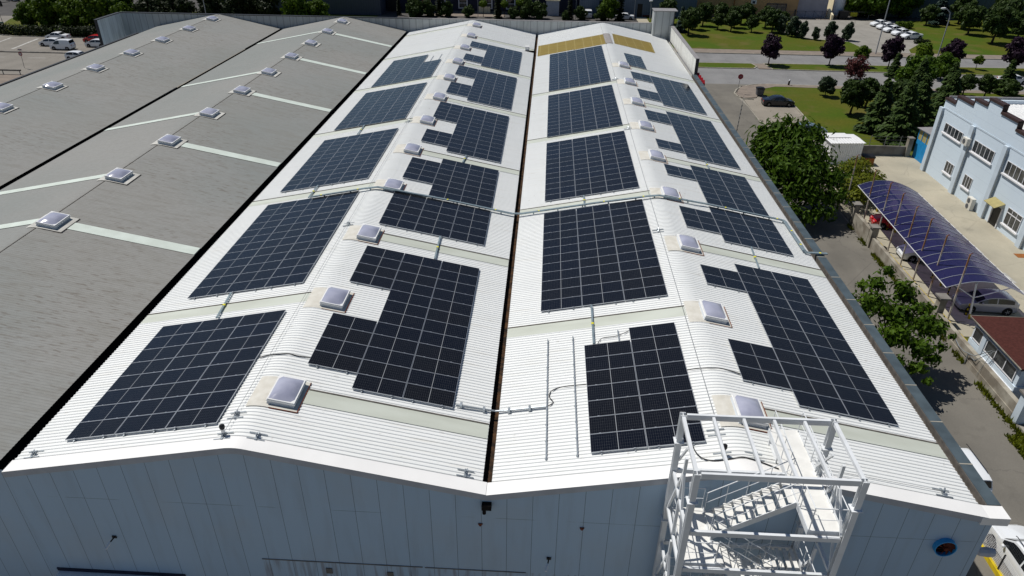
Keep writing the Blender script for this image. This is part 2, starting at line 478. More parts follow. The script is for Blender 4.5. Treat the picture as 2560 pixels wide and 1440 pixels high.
M['canopy'] = mat('yellow_awning', (0.36, 0.31, 0.13), 0.6, var=0.15)
M['lf_near'] = leafmat('bright_green_leaf', (0.022, 0.054, 0.004), (0.095, 0.165, 0.012), .3)
M['lf_big'] = leafmat('walnut_leaf', (0.016, 0.044, 0.004), (0.098, 0.170, 0.014), .34)
M['lf_yel'] = leafmat('yellow_green_leaf', (0.075, 0.100, 0.006), (0.15, 0.165, 0.012), .3)
M['lf_pine'] = leafmat('pine_needle', (0.012, 0.028, 0.005), (0.050, 0.080, 0.016), 0.15)
M['lf_cedar'] = leafmat('cedar_needle', (0.016, 0.036, 0.008), (0.068, 0.108, 0.024), 0.15)
M['lf_bluec'] = leafmat('blue_conifer_needle', (0.016, 0.034, 0.026), (0.040, 0.068, 0.052), 0.1)
M['lf_plum'] = leafmat('purple_plum_leaf', (0.010, 0.005, 0.011), (0.032, 0.014, 0.030), 0.15)
M['lf_red'] = leafmat('reddish_twig_leaf', (0.045, 0.014, 0.014), (0.12, 0.04, 0.035), 0.2)
M['lf_lime'] = leafmat('globe_tree_leaf', (0.045, 0.088, 0.004), (0.11, 0.165, 0.010))
M['lf_olive'] = leafmat('grey_green_leaf', (0.022, 0.040, 0.020), (0.065, 0.090, 0.050))
M['lf_hedge'] = leafmat('hedge_leaf', (0.010, 0.018, 0.006), (0.030, 0.042, 0.014))
M['lf_wood'] = leafmat('roadside_leaf', (0.020, 0.050, 0.003), (0.105, 0.165, 0.012), .3)

# ---------------------------------------------------------------- mesh collector
class MB:
    def __init__(s):
        s.v, s.f, s.uv = [], [], []
    def add(s, pts, faces, uvs=None):
        n = len(s.v)
        s.v += [tuple(p) for p in pts]
        s.f += [tuple(i + n for i in f) for f in faces]
        s.uv += uvs if uvs else [None] * len(faces)
        return s
    def quad(s, a, b, c, d, uv=None):
        return s.add([a, b, c, d], [(0, 1, 2, 3)], [uv] if uv else None)
    def box(s, x0, y0, z0, x1, y1, z1):
        p = [(x0, y0, z0), (x1, y0, z0), (x1, y1, z0), (x0, y1, z0), (x0, y0, z1), (x1, y0, z1), (x1, y1, z1), (x0, y1, z1)]
        return s.add(p, [(0, 3, 2, 1), (4, 5, 6, 7), (0, 1, 5, 4), (1, 2, 6, 5), (2, 3, 7, 6), (3, 0, 4, 7)])
    def bar(s, a, b, w, h, up=(0, 0, 1)):
        """rectangular bar from a to b, w across and h along 'up'"""
        a, b = Vector(a), Vector(b)
        d = (b - a).normalized()
        u = Vector(up)
        side = d.cross(u)
        if side.length < 1e-4:
            side = d.cross(Vector((1, 0, 0)))
        side.normalize()
        u = side.cross(d).normalized()
        p = []
        for q in (a, b):
            for sx, sz in ((-1, -1), (1, -1), (1, 1), (-1, 1)):
                p.append(q + side * sx * w / 2 + u * sz * h / 2)
        return s.add(p, [(0, 1, 2, 3), (7, 6, 5, 4), (0, 4, 5, 1), (1, 5, 6, 2), (2, 6, 7, 3), (3, 7, 4, 0)])
    def hbeam(s, a, b, w, h, up=(0, 0, 1), t=0.02):
        a, b = Vector(a), Vector(b)
        d = (b - a).normalized()
        side = d.cross(Vector(up))
        if side.length < 1e-4:
            side = Vector((1, 0, 0))
        side.normalize()
        u = side.cross(d).normalized()
        for k in (-1, 1):
            s.bar(a + u * k * (h / 2 - t / 2), b + u * k * (h / 2 - t / 2), w, t, u)
        s.bar(a, b, t, h - 2 * t - 0.002, u)
        return s
    def tube(s, pts, r, n=8, close=True):
        pts = [Vector(p) for p in pts]
        rr = r if isinstance(r, (list, tuple)) else [r] * len(pts)
        rings = []
        for i, p in enumerate(pts):
            if i == 0:
                d = pts[1] - pts[0]
            elif i == len(pts) - 1:
                d = pts[-1] - pts[-2]
            else:
                d = (pts[i + 1] - pts[i]).normalized() + (pts[i] - pts[i - 1]).normalized()
            d.normalize()
            a = Vector((0, 0, 1)) if abs(d.z) < 0.9 else Vector((1, 0, 0))
            x = d.cross(a).normalized()
            y = d.cross(x).normalized()
            rings.append([p + x * math.cos(2 * math.pi * k / n) * rr[i] + y * math.sin(2 * math.pi * k / n) * rr[i] for k in range(n)])
        P = [q for g in rings for q in g]
        F = []
        for i in range(len(pts) - 1):
            for k in range(n):
                k2 = (k + 1) % n
                F.append((i * n + k, i * n + k2, (i + 1) * n + k2, (i + 1) * n + k))
        if close:
            F.append(tuple(range(n)))
            F.append(tuple((len(pts) - 1) * n + k for k in range(n))[::-1])
        return s.add(P, F)
    def prism(s, poly, axis, a, b):
        """extrude a 2-D polygon along an axis from a to b"""
        n = len(poly)
        def P(q, t):
            return {'x': (t, q[0], q[1]), 'y': (q[0], t, q[1]), 'z': (q[0], q[1], t)}[axis]
        p = [P(q, a) for q in poly] + [P(q, b) for q in poly]
        F = [tuple(range(n))[::-1], tuple(range(n, 2 * n))]
        for i in range(n):
            j = (i + 1) % n
            F.append((i, j, n + j, n + i))
        return s.add(p, F)
    def mesh(s, name, m, off=(0, 0, 0), smooth=False):
        me = bpy.data.meshes.new(name)
        o = Vector(off)
        me.from_pydata([(x - o.x, y - o.y, z - o.z) for x, y, z in s.v], [], s.f)
        if any(s.uv):
            L = me.uv_layers.new(name='UVMap')
            for poly, uv in zip(me.polygons, s.uv):
                if uv:
                    for li, c in zip(poly.loop_indices, uv):
                        L.data[li].uv = c
        for x in (m if isinstance(m, (list, tuple)) else [m]):
            me.materials.append(x)
        if smooth:
            me.polygons.foreach_set('use_smooth', [True] * len(me.polygons))
        me.update()
        return me
    def build(s, name, m, parent=None, smooth=False, off=None):
        if parent is not None and off is None:
            off = wloc(parent)
        if off is None:
            off = (0, 0, 0)
        o = bpy.data.objects.new(name, s.mesh(name, m, off, smooth))
        COL.objects.link(o)
        if parent is not None:
            o.parent = parent
        else:
            o.location = off
        return o

def wloc(o):
    v = Vector((0, 0, 0))
    while o is not None:
        v += Vector(o.location)
        o = o.parent
    return v

def thing(name, loc, label, cat, group=None, rz=0.0):
    o = bpy.data.objects.new(name, None)
    o.empty_display_size = 0.3
    COL.objects.link(o)
    o.location = loc
    o.rotation_euler = (0, 0, rz)
    o['label'] = label
    o['category'] = cat
    if group:
        o['group'] = group
    return o

def tag(o, label, cat, group=None):
    o['label'] = label
    o['category'] = cat
    if group:
        o['group'] = group
    return o

def struct(o, kind='structure'):
    o['kind'] = kind
    return o

def copy_tree(o, parent=None):
    c = o.copy()
    COL.objects.link(c)
    c.parent = parent
    for ch in list(o.children):
        copy_tree(ch, c)
    return c

def place(proto, first, loc, rz, label, group=None, scale=None):
    o = proto if first else copy_tree(proto)
    o.location = loc
    o.rotation_euler = (0, 0, rz)
    if scale:
        o.scale = scale if isinstance(scale, (tuple, list)) else (scale,) * 3
    o['label'] = label
    if group:
        o['group'] = group
    return o

# ================================================================ GROUND
def sheet(name, poly, z, m):
    b = MB()
    b.add([(x, y, z) for x, y in poly], [tuple(range(len(poly)))])
    o = b.build(name, m)
    return struct(o)
def rect(x0, y0, x1, y1):
    return [(x0, y0), (x1, y0), (x1, y1), (x0, y1)]
def arc(cx, cy, r, a0, a1, n=10):
    return [(cx + r * math.cos(R(a0 + (a1 - a0) * i / n)), cy + r * math.sin(R(a0 + (a1 - a0) * i / n))) for i in range(n + 1)]
sheet('ground', rect(-600, -300, 700, 800), 0.0, M['ground'])
sheet('avenue', rect(40, 103.0, 420, 126.4), 0.012, M['avenue'])
sheet('avenue_west', rect(-420, 98.0, 40, 127.4), 0.008, M['avenue_l'])
sheet('side_road', [(38.3, -60), (51.2, -60), (51.2, 60), (52.0, 71.0), (50.7, 92.0), (50.4, 97.0), (52.0, 101.0), (56.0, 103.2), (40, 103.2), (38.3, 100)], 0.016, M['asphalt'])
sheet('cross_street', [(-97.5, 127.3), (-103, 127.3), (-135, 127.3), (-125, 240), (-98, 240), (-106, 160), (-101, 146), (-98.5, 137)], 0.012, M['avenue_l'])
sheet('west_pavement', rect(-130, 80, -64.4, 98.2), 0.05, M['pave'])
# medians with kerbs
def island(name, poly, z, m, kerb_w=0.22):
    sheet(name, poly, z, m)
def kerb(name, pts, w=0.22, h=0.13, m=None, z0=0.0):
    b = MB()
    for a, c in zip(pts, pts[1:]):
        b.bar((a[0], a[1], z0 + h / 2), (c[0], c[1], z0 + h / 2), w, h)
    return struct(b.build(name, m or M['kerb']))
sheet('median_grass', [(46, 114.3), (57.6, 114.5), (58.3, 116.2), (57.8, 118.0), (46, 117.9)], 0.12, M['grass'])
kerb('median_kerb', [(46, 114.2), (57.5, 114.35), (58.5, 116.1), (58.0, 118.15), (46, 118.0)])
sheet('median_grass', [(60.9, 114.2), (110, 113.0), (200, 112.5), (200, 119.2), (110, 119.0), (60.4, 118.3)], 0.12, M['grass'])
kerb('median_kerb', [(200, 112.35), (110, 112.85), (60.8, 114.05), (60.2, 118.45), (110, 119.15), (200, 119.35)])
sheet('median_path', [(58.4, 114.3), (60.7, 114.2), (60.2, 118.2), (58.2, 118.1)], 0.10, M['pave'])
b = MB()
b.box(-200, 113.85, 0, -52, 114.5, 0.17)
struct(b.build('median_divider', M['conc']))
sheet('far_pavement', rect(40, 126.6, 420, 130.0), 0.13, M['pave'])
kerb('far_kerb', [(40, 126.5), (420, 126.5)], 0.2, 0.15)
sheet('park_grass', [(44, 130.0), (83.8, 130.0), (84.0, 131.4), (83.2, 139.8), (76.0, 142.2), (72.0, 149.5), (79, 164.5), (44, 168)], 0.15, M['grass'])
sheet('forecourt', [(84, 130.0), (91.6, 130.0), (92.6, 133.2), (98.0, 140.2), (101.0, 147.0), (103, 166), (79, 166), (72.0, 149.5), (76.0, 142.2), (83.2, 139.8), (84.0, 131.4)], 0.14, M['lot2'])
sheet('park_grass', [(91.6, 130.0), (300, 130.0), (300, 200), (103, 166), (101.0, 147.0), (98.0, 140.2), (92.6, 133.2)], 0.15, M['grass'])
M['dark_asphalt'] = road_mat('dark_asphalt', (.10, .095, .09), (.075, .07, .068), .2)
sheet('far_yard', [(-140, 150), (44, 150), (44, 168), (79, 165.5), (140, 167), (320, 230), (320, 400), (-300, 400), (-140, 230)], 0.03, M['dark_asphalt'])
sheet('near_pavement', [(52.4, 101.6), (56.4, 103.4), (74.0, 102.8), (120, 101.4), (300, 99), (300, 97.8), (120, 100.0), (74, 101.2), (58.0, 101.9), (55.2, 100.0), (54.2, 97.2), (53.2, 94.9), (50.9, 94.4), (50.5, 97.0)], 0.13, M['pave'])
kerb('near_kerb', [(52.6, 93.9), (51.2, 94.2), (50.5, 95.6), (50.4, 97.4), (51.2, 99.6), (52.5, 101.6), (54.6, 103.0), (57.0, 103.5), (74.0, 102.95), (120, 101.6), (300, 99.1)])
sheet('corner_grass', [(55.2, 100.0), (58.0, 101.9), (74, 101.2), (120, 100.0), (300, 97.8), (300, 66), (60.2, 70.2), (57.4, 80.0), (57.7, 88.0), (57.9, 93.2), (54.2, 97.2)], 0.10, M['grass'])
sheet('parking_bay', [(51.0, 93.8), (53.2, 94.9), (54.2, 97.2), (57.9, 93.2), (57.7, 88.0), (57.4, 80.0), (60.2, 70.2), (52.0, 70.2), (50.9, 84)], 0.03, M['lot'])
kerb('parking_kerb', [(57.95, 93.3), (57.75, 88.0), (57.45, 80.0), (60.2, 70.3)], 0.18, 0.16)
kerb('parking_edge', [(51.0, 93.8), (50.8, 82.5), (51.8, 71.0)], 0.14, 0.03, M['kerb'])
sheet('yard', rect(51.5, -40, 66.2, 70.0), 0.06, M['yard'])
sheet('planting_strip', rect(51.6, 30.2, 52.9, 50.0), 0.09, M['lot'])
sheet('planting_strip', rect(51.6, 27.6, 53.4, 30.2), 0.10, M['grass'])
def paving_strip():
    b = MB()
    y = 29.6
    while y < 49.5:
        b.box(52.55, y, 0.06, 53.75, y + 2.0, 0.16)
        y += 2.08
    return struct(b.build('paving_strip', M['yard']))
paving_strip()
b = MB()
for y0, y1 in ((27.9, 29.9), (30.7, 33.4), (34.2, 37.0), (37.4, 40.0), (40.3, 42.7), (43.6, 45.0), (47.4, 49.0)):
    b.box(52.30, y0, 0.06, 52.48, y1, 0.20)
struct(b.build('yellow_kerb', M['yellow']))
b = MB()
for y in (30.2, 35.3, 38.3, 43.6):
    b.box(60.7, y, 0.06, 61.25, y + 1.8, 0.066)
struct(b.build('yard_marking', M['line']))
b = MB()
b.box(64.0, 43.1, 0.06, 65.0, 43.9, 0.075)
struct(b.build('drain_cover', M['orange']))
# markings on the western carriageway
b = MB()
def stripe(a, c, w):
    b.bar((a[0], a[1], 0.013), (c[0], c[1], 0.013), w, 0.006)
stripe((-80.4, 116.6), (-81.6, 126.2), 0.55)
stripe((-86.2, 116.6), (-87.4, 126.6), 0.4)
for x in (-80.5, -72.9):
    stripe((x, 109.9), (x + 3.2, 110.1), 0.22)
for x in (-108, -100, -93):
    stripe((x, 121.6), (x + 3, 121.6), 0.2)
struct(b.build('road_marking', M['line']))
b = MB()
b.bar((-98.2, 138.4, .07), (-97.0, 133.5, .07), .25, .14)
b.bar((-97.0, 133.5, .07), (-93.5, 129.6, .07), .25, .14)
b.bar((-93.5, 129.6, .07), (-88.0, 127.9, .07), .25, .14)
b.bar((-88.0, 127.9, .07), (-50.0, 127.7, .07), .25, .14)
struct(b.build('west_kerb', M['kerb']))
sheet('west_verge', [(-50, 127.8), (-88, 128.0), (-93.4, 129.8), (-96.8, 133.6), (-98.0, 138.4), (-101, 146), (-104, 160), (-20, 160), (-20, 127.8)], 0.06, M['grass'])
def weeds():
    rng = random.Random(3)
    b = MB()
    for i in range(2600):
        t = rng.random()
        y = 17 + t * 32
        x = 51.12 - abs(rng.gauss(0, 0.16)) - (0.25 if y < 24 else 0)
        if math.sin(y * 1.7) + math.sin(y * 0.63 + 1) < -0.4:
            continue
        h = rng.uniform(0.08, 0.42)
        a = rng.uniform(0, 6.28)
        dx, dy = math.cos(a) * .07, math.sin(a) * .07
        lx, ly = rng.uniform(-.18, .12), rng.uniform(-.15, .15)
        b.add([(x - dx, y - dy, 0.02), (x + dx, y + dy, 0.02), (x + lx, y + ly, h)], [(0, 1, 2)])
    for i in range(1800):
        x = rng.uniform(49.8, 51.3); y = rng.uniform(14.5, 18.9)
        h = rng.uniform(0.08, 0.3); a = rng.uniform(0, 6.28)
        dx, dy = math.cos(a) * .08, math.sin(a) * .08
        b.add([(x - dx, y - dy, 0.02), (x + dx, y + dy, 0.02), (x + rng.uniform(-.15, .15), y + rng.uniform(-.15, .15), h)], [(0, 1, 2)])
    o = b.build('weeds', M['lf_yel'])
    o['label'] = 'weeds and grass tufts along the foot of the street wall'
    o['category'] = 'weeds'
    o['kind'] = 'stuff'
weeds()

# ================================================================ FACTORY HALLS
EZ, RH = 9.0, 1.8855
BAY = {'w1': (0.0, 9.5694, 19.1388), 'w2': (19.1388, 28.634, 38.129), 'g1': (-19.14, -9.57, 0.0), 'g2': (-38.28, -28.71, -19.14)}
YF, YB = 3.7225, 93.45
def roofz(bay, x):
    l, r, e = BAY[bay]
    hw = (e - l) / 2
    m = RH / hw
    d = abs(x - r)
    a = 0.42
    if d < a:
        return EZ + RH - m * (d * d / (2 * a) + a / 2)
    return EZ + RH - m * d
def normal(bay, x):
    e = 0.02
    s = (roofz(bay, x + e) - roofz(bay, x - e)) / (2 * e)
    return Vector((-s, 0, 1)).normalized()
def slope_dir(bay, x):
    e = 0.02
    s = (roofz(bay, x + e) - roofz(bay, x - e)) / (2 * e)
    return Vector((1, 0, s)).normalized()

def rib_profile(y0, y1, pitch, hgt):
    """trapezoid waves along y: list of (y, dz)"""
    out = []
    y = y0
    while y < y1 - 1e-6:
        for t, h in ((0, 0), (0.46, 0), (0.58, hgt), (0.88, hgt)):
            yy = y + t * pitch
            if yy < y1:
                out.append((yy, h))
        y += pitch
    out.append((y1, 0))
    return out
def roof_sheet(parent, bay, xs, y0, y1, pitch, hgt, m, dz=0.0, name='roof', skip=None):
    b = MB()
    prof = rib_profile(y0, y1, pitch, hgt)
    n = len(xs)
    P = []
    for y, h in prof:
        for x in xs:
            P.append((x, y, roofz(bay, x) + h + dz))
    F = []
    for i in range(len(prof) - 1):
        for j in range(n - 1):
            F.append((i * n + j, i * n + j + 1, (i + 1) * n + j + 1, (i + 1) * n + j))
    b.add(P, F)
    return b.build(name, m, parent)
def xs_for(bay, xa, xb):
    r = BAY[bay][1]
    return [xa, (xa + r - .9) / 2] + [r + d for d in (-.9, -.42, -.30, -.2, -.1, .0, .1, .2, .30, .42, .9)] + [(xb + r + .9) / 2, xb]

def strip_mesh(bay, x0, x1, yc, w, lift=0.034):
    """flat rooflight strip lying in the sheeting, with a small upstand each side"""
    b = MB()
    n = 6
    for i in range(n):
        xa, xb = x0 + (x1 - x0) * i / n, x0 + (x1 - x0) * (i + 1) / n
        za, zb = roofz(bay, xa) + lift, roofz(bay, xb) + lift
        b.quad((xa, yc - w / 2, za), (xb, yc - w / 2, zb), (xb, yc + w / 2, zb), (xa, yc + w / 2, za))
    return b
def strip_shadow_line(bay, x0, x1, yc, w, par):  # dark bar added as a modelled shadow line along the strip's far edge
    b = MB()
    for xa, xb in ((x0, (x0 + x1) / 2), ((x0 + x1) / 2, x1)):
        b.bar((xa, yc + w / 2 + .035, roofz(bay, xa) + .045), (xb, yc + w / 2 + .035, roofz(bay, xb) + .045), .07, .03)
    b.build('strip_shadow_line', M['gutin'], par)
def skylight(parent, bay, k, scale=1.0, fl=True, xo=0.90):
    r = BAY[bay][1]
    yc = 7.5 * k - 0.42
    xc = r + xo
    if fl:
        b = MB()
        xs = [r - .45, r - .3, r - .1, r + .15, r + .4, r + .7, r + 1.0, r + 1.62]
        for xa, xb in zip(xs, xs[1:]):
            za, zb = roofz(bay, xa) + .045, roofz(bay, xb) + .045
            b.quad((xa, yc - .98, za), (xb, yc - .98, zb), (xb, yc + .95, zb), (xa, yc + .95, za))
        f = b.build('skylight_flashing', M['gflash' if bay[0] == 'g' else 'flash'], parent)
        z = roofz(bay, r + 1.62)
        e = MB()
        e.box(r + 1.625, yc - .98, z + .005, r + 1.66, yc + .95, z + .055)
        e.build('flashing_edge', M['rust' if bay[0] == 'w' else 'gutin'], f)
        e = MB()
        e.bar((r + .5, yc - .985, roofz(bay, r + .5) + .03), (r + 1.62, yc - .985, z + .03), .03, .045)
        e.build('flashing_edge', M['rust' if bay[0] == 'w' else 'gutin'], f)
    N, T, Yv = normal(bay, xc), slope_dir(bay, xc), Vector((0, 1, 0))
    O = Vector((xc, yc, roofz(bay, xc) + 0.02))
    def P(u, v, w):
        return O + T * u * scale + Yv * v * scale + N * w
    b = MB()
    hu, hv = .54, .76
    def ring(b, hu, hv, w0, w1, g=0.0):
        a = [P(-hu - g, -hv - g, w0), P(hu + g, -hv - g, w0), P(hu + g, hv + g, w0), P(-hu - g, hv + g, w0)]
        c = [P(-hu, -hv, w1), P(hu, -hv, w1), P(hu, hv, w1), P(-hu, hv, w1)]
        b.add(a + c, [(0, 1, 5, 4), (1, 2, 6, 5), (2, 3, 7, 6), (3, 0, 4, 7), (4, 5, 6, 7)])
    ring(b, hu, hv, 0, .17, .03)
    s = b.build('skylight', M['skyframe'], parent)
    b = MB()
    ring(b, .585, .805, .172, .225, 0.0)
    ring(b, .56, .78, .228, .275, 0.0)
    b.build('skylight_frame', M['white'], s)
    b = MB()
    n = 8
    pts = []
    for j in range(n + 1):
        for i in range(n + 1):
            u, v = -1 + 2 * i / n, -1 + 2 * j / n
            pts.append(P(u * .52, v * .74, .27 + .17 * (1 - abs(u) ** 2.6) * (1 - abs(v) ** 3.2)))
    F = [(j * (n + 1) + i, j * (n + 1) + i + 1, (j + 1) * (n + 1) + i + 1, (j + 1) * (n + 1) + i) for j in range(n) for i in range(n)]
    b.add(pts, F)
    b.build('dome', M['dome'], s, smooth=True)

hall = thing('factory_hall', (19.1, YF, 0), 'factory hall with two white gable roofs covered in solar arrays', 'factory hall')
roof_sheet(hall, 'w1', xs_for('w1', 0.03, 18.90), 4.25, YB, 0.2, 0.032, M['roof'])
roof_sheet(hall, 'w2', xs_for('w2', 19.26, 37.78), 4.25, YB, 0.2, 0.032, M['roof'])
# strips
for k in (2, 4, 6, 8, 10, 12):
    strip_shadow_line('w1', 0.05, 9.1, 7.5 * k - .36, .85, strip_mesh('w1', 0.05, 9.1, 7.5 * k - .36, .85).build('rooflight_strip', M['strip'], hall))
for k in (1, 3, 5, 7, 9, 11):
    strip_shadow_line('w1', 11.25, 18.89, 7.5 * k - .36, .85, strip_mesh('w1', 11.25, 18.89, 7.5 * k - .36, .85).build('rooflight_strip', M['strip'], hall))
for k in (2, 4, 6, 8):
    strip_shadow_line('w2', 19.27, 28.15, 7.5 * k - .36, .85, strip_mesh('w2', 19.27, 28.15, 7.5 * k - .36, .85).build('rooflight_strip', M['strip'], hall))
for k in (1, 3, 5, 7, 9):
    strip_shadow_line('w2', 30.3, 37.77, 7.5 * k - .36, .85, strip_mesh('w2', 30.3, 37.77, 7.5 * k - .36, .85).build('rooflight_strip', M['strip'], hall))
for k in range(1, 13):
    skylight(hall, 'w1', k)
for k in range(1, 10):
    skylight(hall, 'w2', k, xo=0.83)
# yellow sheets near the back
b = MB()
for xa, xb in ((19.45, 24.1), (24.1, 28.35)):
    b.quad((xa, 78.55, roofz('w2', xa) + .045), (xb, 78.75, roofz('w2', xb) + .045), (xb, 85.0, roofz('w2', xb) + .045), (xa, 85.0, roofz('w2', xa) + .045))
b.build('yellow_roof_panel', M['tan_roof'], hall)
b = MB()
b.quad((29.35, 79.2, roofz('w2', 29.35) + .045), (34.65, 79.1, roofz('w2', 34.65) + .045), (34.85, 85.9, roofz('w2', 34.85) + .045), (29.5, 86.0, roofz('w2', 29.5) + .045))
b.build('yellow_roof_panel', M['tan_roof'], hall)
b = MB()
rx = BAY['w2'][1]
cx_ = [-.48, -.3, -.15, 0, .15, .3, .48]
for xa, xb in zip(cx_, cx_[1:]):
    b.quad((rx + xa, 78.9, roofz('w2', rx + xa) + .075), (rx + xb, 78.9, roofz('w2', rx + xb) + .075), (rx + xb, 85.3, roofz('w2', rx + xb) + .075), (rx + xa, 85.3, roofz('w2', rx + xa) + .075))
b.build('ridge_cap', mat('dull_ridge_cap', (0.33, 0.31, 0.30), .7, var=.3, scale=3), hall)
# gable trim: flat top flashing and a front drop
M['fascia'] = mat('shaded_fascia', (0.42, 0.44, 0.48), .5, var=.15, scale=1.5)  # front drop of the white trim, its shade mixed into a greyer colour
def gable_trim(bay, xa, xb):
    b, d = MB(), MB()
    xs = [x for x in xs_for(bay, xa, xb)]
    for p, q in zip(xs, xs[1:]):
        zp, zq = roofz(bay, p) + .045, roofz(bay, q) + .045
        b.quad((p, YF - .07, zp), (q, YF - .07, zq), (q, 4.30, zq), (p, 4.30, zp))
        d.quad((p, YF - .07, zp - .30), (q, YF - .07, zq - .30), (q, YF - .07, zq - .001), (p, YF - .07, zp - .001))
        d.quad((p, YF - .004, zp - .30), (q, YF - .004, zq - .30), (q, YF - .07, zq - .30), (p, YF - .07, zp - .30))
    d.build('gable_fascia', M['fascia'], hall)
    return b.build('gable_trim', M['trim'], hall)
gable_trim('w1', -0.02, 19.08)
gable_trim('w2', 19.082, 38.1)
b = MB()
b.box(37.6, YF - .075, 8.73, 38.62, 4.28, 9.10)
b.build('corner_trim', M['trim'], hall)
# front gable wall
def gable_wall(bay, xa, xb, name, m, parent, y=YF, drop=.02):
    b = MB()
    xs = xs_for(bay, xa, xb)
    for p, q in zip(xs, xs[1:]):
        b.quad((p, y, 0), (q, y, 0), (q, y, roofz(bay, q) - drop), (p, y, roofz(bay, p) - drop))
    return b.build(name, m, parent)
gable_wall('w1', 0.0, 19.1388, 'gable_wall', M['wall'], hall)
gable_wall('w2', 19.1388, 38.12, 'gable_wall', M['wall'], hall)
b = MB()
b.quad((38.12, YF, 0), (38.12, YB, 0), (38.12, YB, 9.0), (38.12, YF, 9.0))
b.build('side_wall', M['parapet_y'], hall)
b = MB()
b.box(9.6, YF - .03, 4.56, 16.4, YF - .004, 4.60)
b.box(16.5, YF - .03, 4.55, 20.7, YF - .004, 4.585)
b.build('wall_joint_flashing', M['conc'], hall)
b = MB()
b.box(0.35, YF - .75, 3.02, 5.95, YF - .004, 3.10)
b.box(0.35, YF - .78, 2.80, 5.95, YF - .751, 3.10)
b.build('door_canopy', M['trim'], hall)
b = MB()
b.box(0.3, YF - .035, 3.12, 6.0, YF - .004, 3.30)
b.build('canopy_flashing', M['navy_wall'], hall)
# valley gutters
def gutter(parent, x0, x1, ml, y0=4.3):
    b = MB()
    b.quad((x0, y0, 8.72), (x1, y0, 8.72), (x1, YB, 8.72), (x0, YB, 8.72))
    b.quad((x0, y0, 8.72), (x0, YB, 8.72), (x0, YB, 9.04), (x0, y0, 9.04))
    b.quad((x1, y0, 8.72), (x1, YB, 8.72), (x1, YB, 9.02), (x1, y0, 9.02))
    return b.build('valley_gutter', ml, parent)
gutter(hall, 18.82, 19.34, M['gutter'])
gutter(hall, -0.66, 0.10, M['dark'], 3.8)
# eaves gutter and coping along the right side
b = MB()
b.quad((37.70, 4.3, 8.80), (38.05, 4.3, 8.80), (38.05, YB, 8.80), (37.70, YB, 8.80))
b.quad((37.70, 4.3, 8.80), (37.70, 70.7, 8.80), (37.70, 70.7, 9.0), (37.70, 4.3, 9.0))
b.box(38.05, 4.3, 8.6, 38.07, 70.7, 9.12)
b.build('eaves_gutter', M['gutin'], hall)
b = MB()
b.box(38.075, 4.29, 8.85, 38.58, 70.7, 9.14)
cap = b.build('eaves_coping', M['tealcap'], hall)
b = MB()
y = 6.4
while y < 70:
    b.box(38.07, y, 9.141, 38.59, y + .06, 9.148)
    y += 2.55
b.build('coping_joint', M['kerb'], cap)
# side parapet, back parapet and corner tower
b = MB()
b.box(38.30, 70.7, 9.0, 38.62, 92.0, 10.93)
b.build('side_parapet', M['parapet_y'], hall)
b = MB()
b.box(38.24, 70.66, 10.935, 38.70, 92.0, 10.99)
b.build('parapet_coping', M['gcap'], hall)
b = MB()
b.box(38.28, 70.62, 9.1, 38.66, 70.695, 10.93)
b.build('parapet_end', M['cap'], hall)
b = MB()
b.box(0.0, YB, 8.6, 35.8, YB + .3, 10.9)
b.build('back_parapet', M['parapet'], hall)
b = MB()
b.box(0.0, YB - .06, 10.905, 35.8, YB + .36, 10.97)
b.build('parapet_coping', M['gcap'], hall)
b = MB()
b.box(35.8, 92.0, 8.6, 38.62, 94.2, 12.8)
b.build('corner_tower', M['parapet'], hall)
b = MB()
b.box(38.625, 91.9, 8.0, 38.75, 94.3, 12.75)
b.build('tower_side_panel', M['cap'], hall)
b = MB()
b.box(35.7, 91.9, 12.805, 39.1, 94.35, 12.90)
b.build('tower_coping', M['gcap'], hall)

ghall = thing('factory_hall', (-19.14, YF, 0), 'neighbouring hall with weathered grey roofs and no solar panels', 'factory hall')
roof_sheet(ghall, 'g1', xs_for('g1', -18.88, -0.36), 3.85, YB, 0.18, 0.009, M['groof'], 0.10)
roof_sheet(ghall, 'g2', xs_for('g2', -38.25, -19.40), 3.85, YB, 0.18, 0.009, M['groof'], 0.10)
for bay, kl, kr, x0, x1 in (('g1', (3, 4, 6, 8, 11), (3, 5, 7, 9, 11), -18.86, -0.38),):
    r = BAY[bay][1]
    for k in kl:
        strip_mesh(bay, x0, r - .35, 7.5 * k - .42, .78, .135).build('rooflight_strip', M['gstrip'], ghall)
    for k in kr:
        strip_mesh(bay, r + 1.5, x1, 7.5 * k - .42, .88, .135).build('rooflight_strip', M['gstrip'], ghall)
_rz = roofz
def roofz(bay, x):
    return _rz(bay, x) + (0.10 if bay[0] == 'g' else 0.0)
for k in range(3, 13):
    skylight(ghall, 'g1', k, xo=0.62)
for k in range(6, 13):
    skylight(ghall, 'g2', k, xo=0.72)
b = MB()
for bay in ('g1', 'g2'):
    r = BAY[bay][1]
    for d in (.16,):
        b.bar((r + d, 3.9, roofz(bay, r + d) + .018), (r + d, YB, roofz(bay, r + d) + .018), .045, .02)
b.build('ridge_seam', M['gutin'], ghall)
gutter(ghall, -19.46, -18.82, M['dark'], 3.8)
gable_wall('g1', -19.14, 0.0, 'gable_wall', M['wall'], ghall, YF - .002)
gable_wall('g2', -38.28, -19.14, 'gable_wall', M['wall'], ghall, YF - .002)
b = MB()
b.box(-38.55, 3.8, 8.85, -38.26, 87.5, 9.24)
b.build('eaves_trim', M['cap'], ghall)
b = MB()
b.quad((-38.28, YF, 0), (-38.28, YB, 0), (-38.28, YB, 8.9), (-38.28, YF, 8.9))
b.build('side_wall', M['wall'], ghall)
b = MB()
b.box(-43.8, YB, 6.0, -0.004, YB + .3, 10.86)
b.build('back_parapet', M['parapet'], ghall)
b = MB()
b.box(-43.9, YB - .07, 10.865, 3.5, YB + .37, 10.965)
b.build('parapet_coping', M['cap'], ghall)
b = MB()
